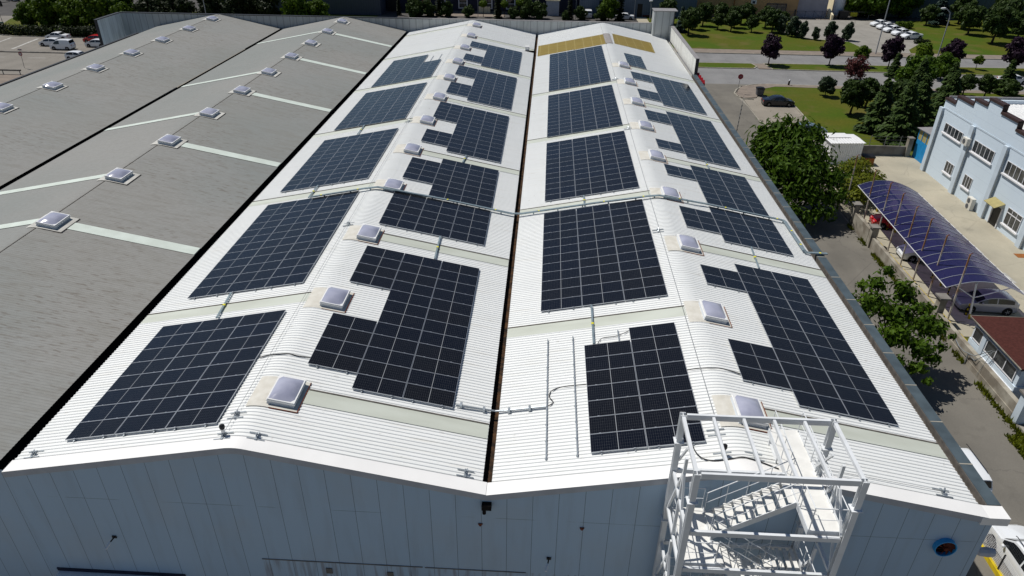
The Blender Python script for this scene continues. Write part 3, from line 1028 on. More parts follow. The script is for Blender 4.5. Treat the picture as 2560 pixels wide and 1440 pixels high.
b.box(-44.1, 87.2, 0, -43.8, YB, 10.86)
b.build('return_wall', M['parapet_y'], ghall)
b = MB()
b.box(-44.2, 87.05, 10.865, -43.72, YB - .08, 10.965)
b.box(-44.15, 87.08, 0, -43.75, 87.19, 10.86)
b.build('return_coping', M['cap'], ghall)

# ================================================================ SOLAR ARRAYS
PW, PD = 2.19, 1.043                     # panel pitch along the slope (in plan) and along the ridge
def panel_mesh():
    b = MB()
    L, D, f = 2.205, 1.030, 0.013
    b.quad((f, f, 0), (L - f, f, 0), (L - f, D - f, 0), (f, D - f, 0), [(0, 0), (1, 0), (1, 1), (0, 1)])
    g = b.mesh('solar_panel', M['panel'])
    b = MB()
    for x0, y0, x1, y1 in ((0, 0, L, f), (0, D - f, L, D), (0, f, f, D - f), (L - f, f, L, D - f)):
        b.box(x0, y0, -.035, x1, y1, .004)
    for u in (.42, 1.72):
        b.box(u - .035, -.012, .005, u + .035, .022, .014)
    b.quad((f, f, -.03), (f, D - f, -.03), (L - f, D - f, -.03), (L - f, f, -.03))
    return g, b.mesh('panel_frame', M['alu'])
PG, PF = panel_mesh()
prng = random.Random(77)
def solar_array(bay, side, x0, y0, cells, label):
    cells = [(c, r) for c, rr in cells for r in rr]
    a = math.atan(RH / ((BAY[bay][2] - BAY[bay][0]) / 2)) * (1 if side == 'R' else -1)
    t = thing('solar_array', (x0, y0, _rz(bay, x0) + .13), label, 'solar array', 'solar arrays on the white roofs')
    rot = (0, a, 0)
    ca, sa = math.cos(a), -math.sin(a)
    for c, r in cells:
        o = bpy.data.objects.new('solar_panel', PG)
        COL.objects.link(o)
        o.parent = t
        dx = c * PW
        o.location = (dx, r * PD, -math.tan(a) * dx)
        o.rotation_euler = (R(prng.uniform(-.22, .22)), a + R(prng.uniform(-.12, .12)), 0)
        q = bpy.data.objects.new('panel_frame', PF)
        COL.objects.link(q)
        q.parent = o
    for c in sorted({c for c, _ in cells}):
        rows = sorted(r for cc, r in cells if cc == c)
        runs, st = [], rows[0]
        for i, r in enumerate(rows):
            if i + 1 == len(rows) or rows[i + 1] != r + 1:
                runs.append((st, r))
                if i + 1 < len(rows):
                    st = rows[i + 1]
        for r0, r1 in runs:
            for u in (.42, 1.72):
                b = MB()
                dx = c * PW + u
                z = -math.tan(a) * dx
                b.box(dx - .025, r0 * PD - .10, z - .105, dx + .025, (r1 + 1) * PD + .02, z - .05)
                for k in range(r0, r1 + 2, 2):
                    b.box(dx - .05, k * PD - .07, z - .13, dx + .05, k * PD - .01, z - .10)
                b.build('mounting_rail', M['steel'], t, off=(0, 0, 0))
    return t
rg = lambda a, n: list(range(a, n))
A = [
 ('w1', 'L', 1.78, 5.12, [(c, rg(0, 8)) for c in (0, 1, 2)], 'small full rectangle of eight panel rows at the front left corner of the white roof'),
 ('w1', 'L', 1.76, 16.2, [(c, rg(0, 12)) for c in (0, 1, 2)], 'second rectangle from the front on the leftmost white slope, between two rooflight strips'),
 ('w1', 'L', 1.80, 31.0, [(c, rg(0, 11)) for c in (0, 1, 2)], 'third rectangle from the front on the leftmost white slope, just behind the cable tray'),
 ('w1', 'L', 1.85, 45.2, [(c, rg(0, 12)) for c in (0, 1, 2)], 'fourth rectangle from the front on the leftmost white slope'),
 ('w1', 'L', 1.85, 60.0, [(0, rg(0, 12)), (1, rg(0, 12)), (2, rg(0, 8))], 'farthest array on the leftmost white slope, with its back right corner missing'),
 ('w1', 'R', 10.73, 8.12, [(0, rg(1, 5) + rg(8, 12)), (1, rg(0, 12)), (2, rg(0, 12))], 'largest dark array left of the valley gutter, notched round the second skylight'),
 ('w1', 'R', 10.74, 23.65, [(c, rg(0, 5)) for c in (0, 1, 2)], 'five row array just in front of the cable tray, left of the valley gutter'),
 ('w1', 'R', 10.76, 29.25, [(0, rg(2, 6)), (1, rg(0, 7)), (2, rg(0, 7))], 'seven row array touching the back of the cable tray, left of the valley gutter'),
 ('w1', 'R', 10.77, 38.3, [(0, rg(1, 4) + rg(7, 12)), (1, rg(0, 12)), (2, rg(0, 12))], 'middle notched array left of the valley gutter, beside the fifth and sixth skylights'),
 ('w1', 'R', 10.82, 53.1, [(0, rg(1, 5) + rg(8, 12)), (1, rg(0, 12)), (2, rg(0, 12))], 'second farthest notched array left of the valley gutter'),
 ('w1', 'R', 10.88, 67.6, [(0, rg(1, 4) + rg(8, 11)), (1, rg(0, 11)), (2, rg(0, 11))], 'farthest notched array left of the valley gutter'),
 ('w2', 'L', 23.10, 5.30, [(0, rg(0, 7)), (1, rg(0, 8))], 'narrow two column array next to the white stair tower'),
 ('w2', 'L', 20.95, 16.2, [(c, rg(0, 12)) for c in (0, 1, 2)], 'full rectangle right of the valley gutter, in front of the cable tray'),
 ('w2', 'L', 20.98, 30.8, [(c, rg(0, 12)) for c in (0, 1, 2)], 'full rectangle right of the valley gutter, first one behind the cable tray'),
 ('w2', 'L', 21.00, 44.9, [(c, rg(0, 13)) for c in (0, 1, 2)], 'full rectangle right of the valley gutter, second one behind the cable tray'),
 ('w2', 'L', 21.03, 60.15, [(c, rg(0, 17)) for c in (0, 1, 2)], 'longest array, seventeen rows right up to the yellow roof panels'),
 ('w2', 'R', 29.77, 8.22, [(0, rg(1, 4) + rg(9, 11)), (1, rg(0, 12)), (2, rg(0, 12))], 'nearest array on the right hand slope, notched round a skylight by the stair tower'),
 ('w2', 'R', 29.82, 23.65, [(0, rg(1, 4)), (1, rg(0, 5)), (2, rg(0, 5))], 'five row array on the right hand slope, in front of the cable tray'),
 ('w2', 'R', 29.86, 29.4, [(0, rg(4, 6)), (1, rg(0, 7)), (2, rg(0, 7))], 'seven row array on the right hand slope, touching the back of the cable tray'),
 ('w2', 'R', 29.95, 38.5, [(0, rg(1, 3) + rg(8, 11)), (1, rg(0, 12)), (2, rg(0, 12))], 'middle notched array on the right hand slope, opposite the big tree'),
 ('w2', 'R', 30.04, 53.3, [(0, rg(1, 4) + rg(8, 11)), (1, rg(0, 11)), (2, rg(0, 11))], 'farthest notched array on the right hand slope'),
 ('w2', 'R', 30.08, 67.9, [(0, rg(0, 6))], 'lone single column array on the right hand slope below the yellow roof panel'),
]
for q in A:
    solar_array(*q)
# bare rails waiting for panels
t = thing('bare_mounting_rail', (21.35, 5.2, 9.4), 'bare steel mounting rail lying on the roof, left of the pair', 'mounting rail', 'bare rails beside the narrow array')
b = MB()
for i, x in enumerate((21.35, 22.58)):
    b = MB()
    z = roofz('w2', x) + .075
    b.box(x - .025, 5.2, z - .03, x + .025, 13.55, z + .03)
    for k in range(9):
        b.box(x - .05, 5.25 + k, z - .05, x + .05, 5.33 + k, z - .02)
    if i:
        t = thing('bare_mounting_rail', (22.58, 5.2, 9.4), 'bare steel mounting rail lying on the roof, right of the pair', 'mounting rail', 'bare rails beside the narrow array')
    b.build('rail', M['steel'], t)
b = MB()
z = roofz('w2', 24.77) + .06
b.box(24.74, 12.75, z - .03, 24.80, 13.6, z + .03)
tag(b.build('bare_mounting_rail', M['steel']), 'short stub of mounting rail behind the narrow array', 'mounting rail')
for x, y0, y1, l in ((7.0, 68.6, 71.4, 'faint far rail, left of the two behind the notched far array'), (8.0, 68.6, 71.6, 'faint far rail, right of the two behind the notched far array')):
    b = MB()
    z = roofz('w1', x) + .06
    b.box(x - .03, y0, z - .03, x + .03, y1, z + .03)
    tag(b.build('bare_mounting_rail', M['steel']), l, 'mounting rail')

# ================================================================ CABLE TRAYS
def tray(label, pts, stickers, w=.18, h=.07):
    t = thing('cable_tray', pts[0], label, 'cable tray', 'cable trays across the roofs')
    b = MB()
    for p, q in zip(pts, pts[1:]):
        b.bar(p, q, w, h)
        p, q = Vector(p), Vector(q)
        n = max(1, int((q - p).length / 1.5))
        for i in range(n):
            c = p.lerp(q, (i + .5) / n)
            b.box(c.x - .04, c.y - .04, c.z - .17, c.x + .04, c.y + .04, c.z - .03)
    b.build('tray_run', M['tray'], t)
    for x, y, z in stickers:
        b = MB()
        b.box(x - .06, y - .075, z - .038, x + .06, y + .075, z + .039)
        b.build('yellow_sticker', M['sticker'], t)
    return t
def rz1(bay, x, up):
    return roofz(bay, x) + up
def path(bay, pts, up):
    return [(x, y, roofz(bay, x) + up) for x, y in pts]
mp = path('w1', [(4.9, 28.72), (8.6, 28.72), (9.57, 28.72), (10.5, 28.72), (14.2, 28.95), (18.75, 28.95)], .22)
mp += path('w2', [(19.4, 29.05), (24.4, 29.0), (28.0, 28.8), (28.63, 28.75), (29.4, 28.75), (31.8, 28.95), (37.15, 29.05), (37.3, 28.9), (37.32, 24.65)], .22)
mp += [(37.5, 24.55, 9.27), (38.75, 24.55, 9.24)]
st = [(x, y, roofz(bay, x) + .225) for bay, x, y in (('w1', 5.6, 28.72), ('w1', 8.2, 28.72), ('w1', 14.3, 28.95), ('w1', 17.6, 28.95), ('w2', 20.6, 29.03), ('w2', 25.0, 28.97), ('w2', 27.6, 28.82), ('w2', 30.0, 28.8), ('w2', 33.2, 29.0), ('w2', 36.8, 29.05))]
st += [(37.32, 27.4, roofz('w2', 37.32) + .225), (37.32, 25.4, roofz('w2', 37.32) + .225), (38.3, 24.55, 9.255)]
tray('long blue grey cable tray crossing both white roofs between the arrays', mp, st)
for bay, p, l in (('w1', [(4.33, 16.1), (4.62, 13.55)], 'short cable tray linking the two nearest arrays of the leftmost slope'),
                  ('w1', [(14.55, 23.6), (14.64, 20.65)], 'short cable tray over the strip behind the largest notched array'),
                  ('w2', [(23.6, 16.15), (23.55, 12.62)], 'short cable tray running down to the narrow two column array'),
                  ('w2', [(33.66, 23.6), (33.44, 20.8)], 'short cable tray over the strip on the right hand slope'),
                  ('w1', [(4.65, 31.1), (4.64, 28.85)], 'short cable tray from the third left array down to the long tray'),
                  ('w1', [(14.58, 38.25), (14.48, 36.6)], 'short cable tray behind the seven row array, left of the gutter'),
                  ('w2', [(23.7, 30.75), (23.69, 29.1)], 'short cable tray right of the gutter joining the long tray'),
                  ('w1', [(4.7, 45.2), (4.7, 42.6)], 'short cable tray between the third and fourth left arrays'),
                  ('w2', [(33.6, 38.5), (33.6, 36.8)], 'short cable tray behind the seven row array on the right slope')):
    q = path(bay, p, .14)
    m = Vector(q[0]).lerp(Vector(q[1]), .5)
    tray(l, q, [tuple(m)], .09, .06)
t = thing('conduit_pipe', (17.35, 8.35, 9.4), 'grey conduit pipe crossing the valley gutter at the front', 'pipe')
b = MB()
pp = path('w1', [(17.38, 8.32), (18.75, 8.42)], .12) + [(19.1, 8.42, 9.14)] + path('w2', [(19.5, 8.42), (21.32, 8.4)], .12)
b.tube(pp, .045)
b.build('pipe', M['steel'], t)
b = MB()
for bay, x in (('w1', 17.6), ('w1', 18.6), ('w2', 19.7), ('w2', 20.6)):
    z = roofz(bay, x)
    b.box(x - .05, 8.28, z + .03, x + .05, 8.52, z + .19)
b.build('pipe_clamp', M['steel'], t)

# ================================================================ LOOSE CABLES, WIRES, ANCHORS
def cable(label, pts, r=.022, m='cable', name='cable', cat='cable'):
    b = MB()
    P = []
    for i in range(len(pts) - 1):
        p0, p1, p2, p3 = (Vector(pts[max(0, i - 1)]), Vector(pts[i]), Vector(pts[i + 1]), Vector(pts[min(len(pts) - 1, i + 2)]))
        for k in range(5):
            t_ = k / 5
            P.append(0.5 * ((2 * p1) + (p2 - p0) * t_ + (2 * p0 - 5 * p1 + 4 * p2 - p3) * t_ ** 2 + (3 * p1 - p0 - 3 * p2 + p3) * t_ ** 3))
    P.append(Vector(pts[-1]))
    b.tube(P, r, 6)
    return tag(b.build(name, M[m]), label, cat)
cable('wavy black cable from the conduit pipe to the narrow array', path('w2', [(21.31, 8.42), (21.62, 8.67), (21.45, 9.1), (21.57, 9.5), (22.1, 9.69), (23.1, 9.67)], .07))
cable('black cable looped over the left ridge in front of the second skylight', path('w1', [(8.4, 9.52), (8.9, 9.62), (9.4, 9.6), (9.75, 9.64), (10.2, 9.6), (10.75, 9.66)], .07))
cable('black cable crossing the right ridge behind the first skylight', path('w2', [(27.4, 9.86), (27.9, 9.9), (28.5, 9.84), (29.0, 9.86), (29.8, 9.74)], .07))
cable('black cable hanging from the narrow array to the stair landing', path('w2', [(26.95, 5.3), (27.0, 4.85), (27.2, 4.45), (27.6, 4.28), (28.2, 4.3), (28.7, 4.34), (29.3, 4.22), (29.9, 4.05)], .08))
cable('black cable curling between the conduit and the narrow array behind', path('w2', [(23.75, 12.7), (24.0, 13.1), (24.7, 13.15), (25.3, 13.45)], .08), .016)
for bay, x0, x1, lab in (('w1', 8.95, 8.85, 'thin safety wire along the left ridge'), ('w2', 28.02, 28.0, 'thin safety wire along the right ridge')):
    b = MB()
    b.tube([(x0, 4.4, roofz(bay, x0) + .16), (x1, 40, roofz(bay, x1) + .15), (x1 + .2, 92, roofz(bay, x1) + .16)], .009, 5)
    tag(b.build('safety_wire', M['wire']), lab, 'wire')
b = MB()
b.tube(path('w2', [(28.0, 4.45), (30, 4.42), (36.4, 4.5)], .16), .009, 5)
tag(b.build('safety_wire', M['wire']), 'thin safety wire along the front edge of the right roof', 'wire')
def anchor_proto():
    t = thing('roof_anchor', (0, 0, 0), 'x', 'roof anchor', 'safety line anchors on the white roofs')
    b = MB()
    for y in (-.16, .16):
        b.box(-.34, y - .02, 0, .34, y + .02, .035)
    b.build('rail', M['steel'], t)
    b = MB()
    b.box(-.05, -.2, .036, .05, .2, .06)
    b.bar((-.02, -.12, .06), (.06, .1, .19), .06, .02)
    b.bar((.02, .14, .06), (-.06, -.06, .17), .06, .02)
    b.tube([(0, 0, .05), (0, 0, .2)], .025, 8)
    b.build('bracket', M['steel'], t)
    return t
ap = anchor_proto()
for i, (bay, x, y, l) in enumerate((
        ('w1', 8.98, 5.56, 'steel anchor left of the nearest skylight'), ('w1', 8.94, 4.36, 'steel anchor under the black lamp on the left ridge'),
        ('w1', 0.80, 4.5, 'steel anchor at the front left corner of the white roof'), ('w1', 10.22, 4.42, 'steel anchor just right of the left ridge at the front edge'),
        ('w1', 18.2, 4.55, 'steel anchor beside the front end of the valley gutter'), ('w1', 8.95, 23.3, 'steel anchor on the left ridge behind the third skylight'),
        ('w2', 27.95, 23.8, 'steel anchor on the right ridge behind the third skylight'), ('w2', 27.95, 4.5, 'steel anchor under the black lamp behind the stair tower'),
        ('w2', 27.94, 5.8, 'steel anchor behind the stair tower beside the narrow array'), ('w2', 36.45, 4.55, 'steel anchor at the front right corner of the white roof'),
        ('w2', 29.1, 4.5, 'steel anchor just right of the right ridge, seen through the stair frame'), ('w1', 8.9, 44.2, 'steel anchor on the left ridge beside the sixth skylight'),
        ('w2', 27.9, 43.9, 'steel anchor on the right ridge beside the sixth skylight'), ('w2', 28.05, 60.6, 'steel anchor on the right ridge by the eighth skylight'))):
    a = math.atan(RH / 9.57) * (-1 if x < BAY[bay][1] else 1)
    o = place(ap, i == 0, (x, y, _rz(bay, x) + .033), 0, l)
    o.rotation_euler = (0, a, 0)
def roof_lamp(x, y, bay, l):
    z = roofz(bay, x) + .24
    t = thing('roof_camera', (x, y, z), l, 'camera')
    b = MB()
    b.tube([(x, y, z - .03), (x, y, z + .13)], .07, 10)
    b.build('base_stem', M['white'], t)
    b = MB()
    b.tube([(x, y + .01, z + .132), (x, y + .01, z + .2), (x, y + .01, z + .29), (x, y + .01, z + .34)], [.09, .11, .10, .05], 12)
    b.build('dome', M['black'], t)
roof_lamp(8.94, 4.40, 'w1', 'black domed roof camera at the front of the left ridge')
roof_lamp(27.95, 4.55, 'w2', 'black domed roof camera at the front of the right ridge')
# wall fittings
def wall_lamp(x, z, label):
    t = thing('wall_lamp', (x, YF, z), label, 'wall lamp', 'small lamps on the gable wall')
    b = MB()
    b.box(x - .09, YF - .05, z - .06, x + .09, YF - .003, z + .06)
    b.tube([(x, YF - .05, z), (x - .04, YF - .28, z - .02)], .03, 8)
    b.build('bracket', M['black'], t)
    b = MB()
    b.tube([(x - .04, YF - .27, z - .02), (x - .07, YF - .38, z - .06), (x - .11, YF - .55, z - .13)], [.035, .055, .05], 10)
    b.build('lamp_head', M['white'], t)
wall_lamp(3.5, 5.5, 'white pointed lamp on the left part of the gable wall')
wall_lamp(21.62, 5.55, 'white pointed lamp on the gable wall left of the stair tower')
t = thing('exhaust_fan', (36.72, YF, 7.45), 'round wall fan with a blue ring and rust red blades', 'fan')
b = MB()
n = 28
for k in range(n):
    a0, a1 = 2 * math.pi * k / n, 2 * math.pi * (k + 1) / n
    P = lambda r, a, y: (36.72 + r * math.cos(a), y, 7.45 + r * math.sin(a))
    b.quad(P(.41, a0, YF - .20), P(.41, a1, YF - .20), P(.41, a1, YF), P(.41, a0, YF))
    b.quad(P(.375, a0, YF - .20), P(.375, a1, YF - .20), P(.41, a1, YF - .20), P(.41, a0, YF - .20))
    b.quad(P(.375, a1, YF - .20), P(.375, a0, YF - .20), P(.375, a0, YF - .01), P(.375, a1, YF - .01))
b.build('fan_ring', M['fanblue'], t)
b = MB()
for k in range(10):
    a = 2 * math.pi * k / 10
    c, s = math.cos(a), math.sin(a)
    c2, s2 = math.cos(a + .42), math.sin(a + .42)
    b.quad((36.72 + .07 * c, YF - .16, 7.45 + .07 * s), (36.72 + .36 * c, YF - .17, 7.45 + .36 * s), (36.72 + .36 * c2, YF - .08, 7.45 + .36 * s2), (36.72 + .07 * c2, YF - .13, 7.45 + .07 * s2))
b.tube([(36.72, YF - .1, 7.45), (36.72, YF - .22, 7.45)], .08, 12)
b.build('fan_blade', M['fanred'], t)
b = MB()
b.add([(36.72 + .374 * math.cos(2 * math.pi * k / n), YF - .02, 7.45 + .374 * math.sin(2 * math.pi * k / n)) for k in range(n)], [tuple(range(n))])
b.build('fan_back', M['dark'], t)
b = MB()
b.box(18.93, YF - .22, 8.36, 19.30, YF - .004, 8.62)
b.tube([(19.02, YF - .14, 8.36), (19.02, YF - .14, 8.12)], .075, 10)
tag(b.build('gutter_outlet', M['dark']), 'black rainwater outlet on the gable wall under the valley', 'outlet')
for i, (x, z, l) in enumerate(((22.85, 7.40, 'small rust red fitting high on the gable wall'), (18.85, 7.35, 'small rusty bracket on the gable wall below the rainwater outlet'))):
    b = MB()
    b.prism([(x - .09, z + .05), (x + .09, z + .05), (x + .02, z - .08), (x - .04, z - .06)], 'y', YF - .06, YF - .004)
    tag(b.build('wall_bracket', M['rust']), l, 'bracket')
for i, (x, z, l) in enumerate(((12.4, 4.05, 'small square panel on the lower gable wall, left one'), (15.0, 4.0, 'small square panel on the lower gable wall, right one'))):
    b = MB()
    b.box(x - .13, YF - .04, z - .16, x + .13, YF - .004, z + .16)
    tag(b.build('wall_box', M['conc']), l, 'wall box', 'small boxes on the gable wall')
t = thing('street_light', (38.14, 4.2, 6.6), 'grey lamp head on an arm sticking out of the hall corner', 'lamp')
b = MB()
b.tube([(38.12, 4.2, 6.35), (38.3, 4.2, 6.55), (38.5, 4.2, 6.6)], .035, 8)
b.build('arm', M['pole'], t)
b = MB()
b.tube([(38.45, 4.2, 6.6), (38.55, 4.2, 6.62), (38.9, 4.2, 6.63), (39.12, 4.2, 6.61), (39.16, 4.2, 6.6)], [.07, .16, .20, .17, .07], 10)
b.build('lamp_head', M['stucco'], t)
t = thing('lightning_mast', (38.85, 50.2, 8.5), 'thin striped mast standing at the right eaves', 'mast')
b = MB()
b.tube([(38.72, 50.2, 8.4), (38.85, 50.2, 8.6), (38.92, 50.2, 11.2)], .035, 8)
b.tube([(38.92, 50.2, 11.35), (38.95, 50.2, 12.2)], .014, 6)
b.build('rod', M['wire'], t)
b = MB()
for k in range(6):
    z = 8.9 + k * .38
    b.tube([(38.87 + .01 * k, 50.2, z), (38.87 + .01 * k, 50.2, z + .12)], .045, 8)
b.build('band', M['black'], t)
b = MB()
b.tube([(38.92, 50.2, 11.18), (38.92, 50.2, 11.36)], .06, 8)
b.build('insulator', M['kerb'], t)
t = thing('roof_vent', (18.2, 81.2, 9.2), 'small pale box on a dark plate beside the far end of the valley gutter', 'vent')
b = MB()
z = roofz('w1', 18.2)
b.box(17.75, 81.0, z + .12, 18.3, 81.5, z + .62)
b.build('box', M['trim'], t)
b = MB()
b.box(17.5, 80.7, z - .05, 18.95, 81.0, z + .12)
b.build('plate', M['dark'], t)
t = thing('wall_sign', (38.9, 69.5, 8.3), 'row of red sign letters seen edge on at the right eaves', 'sign')
for k in range(4):
    b = MB()
    y = 71.6 - k * 1.15
    b.prism([(y, 7.6), (y - .85, 7.6), (y - .85, 8.95), (y - .5, 9.25), (y - .12, 8.9)], 'x', 38.72, 39.0)
    b.build('letter', M['signred'], t)

# ================================================================ STAIR TOWER
def stair_tower():
    X0, X1, Y0, Y1, ZT = 25.9, 30.98, 0.62, 3.35, 13.72
    t = thing('stair_tower', (X0, Y0, 0), 'white steel fire escape stair tower in front of the gable wall', 'stair tower')
    m = M['stair']
    def part(name, b, mm=None, par=None):
        return b.build(name, mm or m, par or t)
    for x in (X0, X1):
        for y in (Y0, Y1):
            b = MB()
            b.hbeam((x, y, 0), (x, y, ZT), .20, .20, (0, 1, 0), .025)
            for z in (12.5, 8.6, 4.7):
                b.box(x - .17, y - .17, z, x + .17, y + .17, z + .025)
            part('post', b)
    for y in (Y0, Y1):
        b = MB(); b.bar((X0 + .13, y, ZT - .11), (X1 - .13, y, ZT - .11), .09, .22); part('top_beam', b)
        zs = (11.05, 9.25, 7.35, 5.5, 3.6, 1.8) if y == Y0 else (11.1, 7.3, 3.5)
        for z in zs:
            b = MB(); b.bar((X0 + .13, y, z), (X1 - .13, y, z), .10, .19); part('cross_beam', b)
    n = 5
    for i in range(n + 1):
        x = X0 + (X1 - X0) * i / n
        w = .09 if 0 < i < n else .12
        b = MB(); b.bar((x, Y0 + .07, ZT - .08), (x, Y1 - .07, ZT - .08), w, .12); part('roof_purlin', b)
    # side bracing
    for x in (X0, X1):
        for z0, z1 in ((9.3, 13.3), (5.5, 9.3), (1.7, 5.5)):
            for ya, yb in (((Y0 + Y1) / 2, Y0 + .1), ((Y0 + Y1) / 2, Y1 - .1)):
                b = MB(); b.bar((x, yb, z0 if yb > 2 else z0), (x, ya, z1 - .9), .08, .08, (1, 0, 0)); part('brace', b)
            b = MB(); b.bar((x, (Y0 + Y1) / 2, z0), (x, (Y0 + Y1) / 2, z1 - .3), .10, .10, (1, 0, 0)); part('stud', b)
        for z in (11.1, 9.3, 7.35, 5.5, 3.6, 1.8):
            b = MB(); b.bar((x, Y0 + .13, z), (x, Y1 - .13, z), .10, .14); part('side_beam', b)
    for x, s in ((X0 + .13, 1), (X1 - .13, -1)):
        b = MB(); b.bar((x, Y0, 11.2), (x + s * .0, Y0 + .9, 12.4), .07, .07, (1, 0, 0)); part('brace', b)
        b = MB(); b.bar((x, Y1, 11.6), (x, Y1 - .8, 12.9), .07, .07, (1, 0, 0)); part('brace', b)
    # landings
    LX, RX = (26.05, 27.15), (29.85, 30.92)
    def landing(x0, x1, y0, y1, z):
        b = MB(); b.box(x0, y0, z - .03, x1, y1, z); part('landing', b, M['tread'])
        b = MB()
        b.box(x0, y0 - .03, z - .22, x1, y0 - .002, z + .02)
        b.box(x0 - .03, y0 - .03, z - .20, x0 - .002, y1, z + .06)
        b.box(x1 + .002, y0 - .03, z - .20, x1 + .03, y1, z + .06)
        part('landing_edge', b)
    def rail(pts, mid=True, step=None):
        b = MB()
        P = [Vector(p) for p in pts]
        up = Vector((0, 0, 1.0))
        b.tube([p + up for p in P], .019, 8)
        b.tube([p + up * .5 for p in P], .012, 6)
        for p, q in zip(P, P[1:]):
            k = max(1, round((q - p).length / .8))
            for i in range(k + 1):
                c = p.lerp(q, i / k)
                b.tube([c, c + up * (1.0 if i in (0, k) else .98)], .013, 6)
        return part('handrail', b)
    def flight(x0, z0, x1, z1, y0, y1, n):
        for y in (y0, y1):
            b = MB()
            b.bar((x0, y, z0 - .06), (x1, y, z1 - .06), .03, .24)
            part('stringer', b)
        for i in range(n):
            f = (i + .5) / n
            x, z = x0 + (x1 - x0) * f, z0 + (z1 - z0) * (i + 1) / n - (.02 if z1 > z0 else -.18)
            b = MB()
            b.box(x - .14, y0 + .017, z - .025, x + .14, y1 - .017, z)
            part('tread', b, M['tread'])
        for y in (y0, y1):
            rail([(x0, y, z0 + .05), (x1, y, z1 + .05)])
    ya, yb, yc, yd = .78, 1.72, 1.92, 2.95
    lv = [(11.25, 'R'), (9.40, 'L'), (7.45, 'R'), (5.6, 'L'), (3.7, 'R'), (1.85, 'L')]
    for i, (z, s) in enumerate(lv):
        x0, x1 = RX if s == 'R' else LX
        y1 = 5.6 if i == 0 else 3.2
        if s == 'R' and i > 0:
            b = MB()
            for q in range(4):
                b.box(x0 + .03 + q * .27, ya, z - .03, x0 + .18 + q * .27, y1, z)
            part('landing', b, M['tread'])
            b = MB()
            b.box(x0, ya - .03, z - .22, x1, ya - .002, z + .02)
            b.box(x1 + .002, ya - .03, z - .20, x1 + .03, y1, z + .06)
            b.box(x0 - .03, ya - .03, z - .20, x0 - .002, y1, z + .06)
            part('landing_edge', b)
        else:
            landing(x0, x1, ya, y1, z)
        if s == 'R':
            rail([(x0 + .03, ya, z), (x1 - .03, ya, z)])
            rail([(x1 - .02, ya, z), (x1 - .02, y1 - .1, z)])
            if i == 0:
                rail([(x0 + .02, 3.3, z), (x0 + .02, y1 - .1, z)])
                rail([(x0 + .02, ya, z), (x0 + .02, yb, z)])
        else:
            rail([(x0 + .02, ya, z), (x0 + .02, y1, z)])
            rail([(x0 + .02, ya, z), (x1 - .03, ya, z)])
            rail([(x0 + .05, y1, z), (x1 - .03, y1, z)])
        zn = lv[i + 1][0] if i + 1 < len(lv) else 0.0
        if s == 'R':
            flight(LX[1], zn, RX[0], z, yc, yd, 9)
        else:
            flight(RX[0], zn, LX[1], z, ya + .02, yb, 9)
    b = MB()
    b.bar((30.4, 4.3, 10.62), (30.4, 5.5, 10.75), 1.0, .03)
    for x in (29.9, 30.9):
        for y in (4.4, 5.4):
            b.bar((x, y, 10.3), (x, y, 11.22), .05, .05, (0, 1, 0))
    part('landing_support', b)
stair_tower()

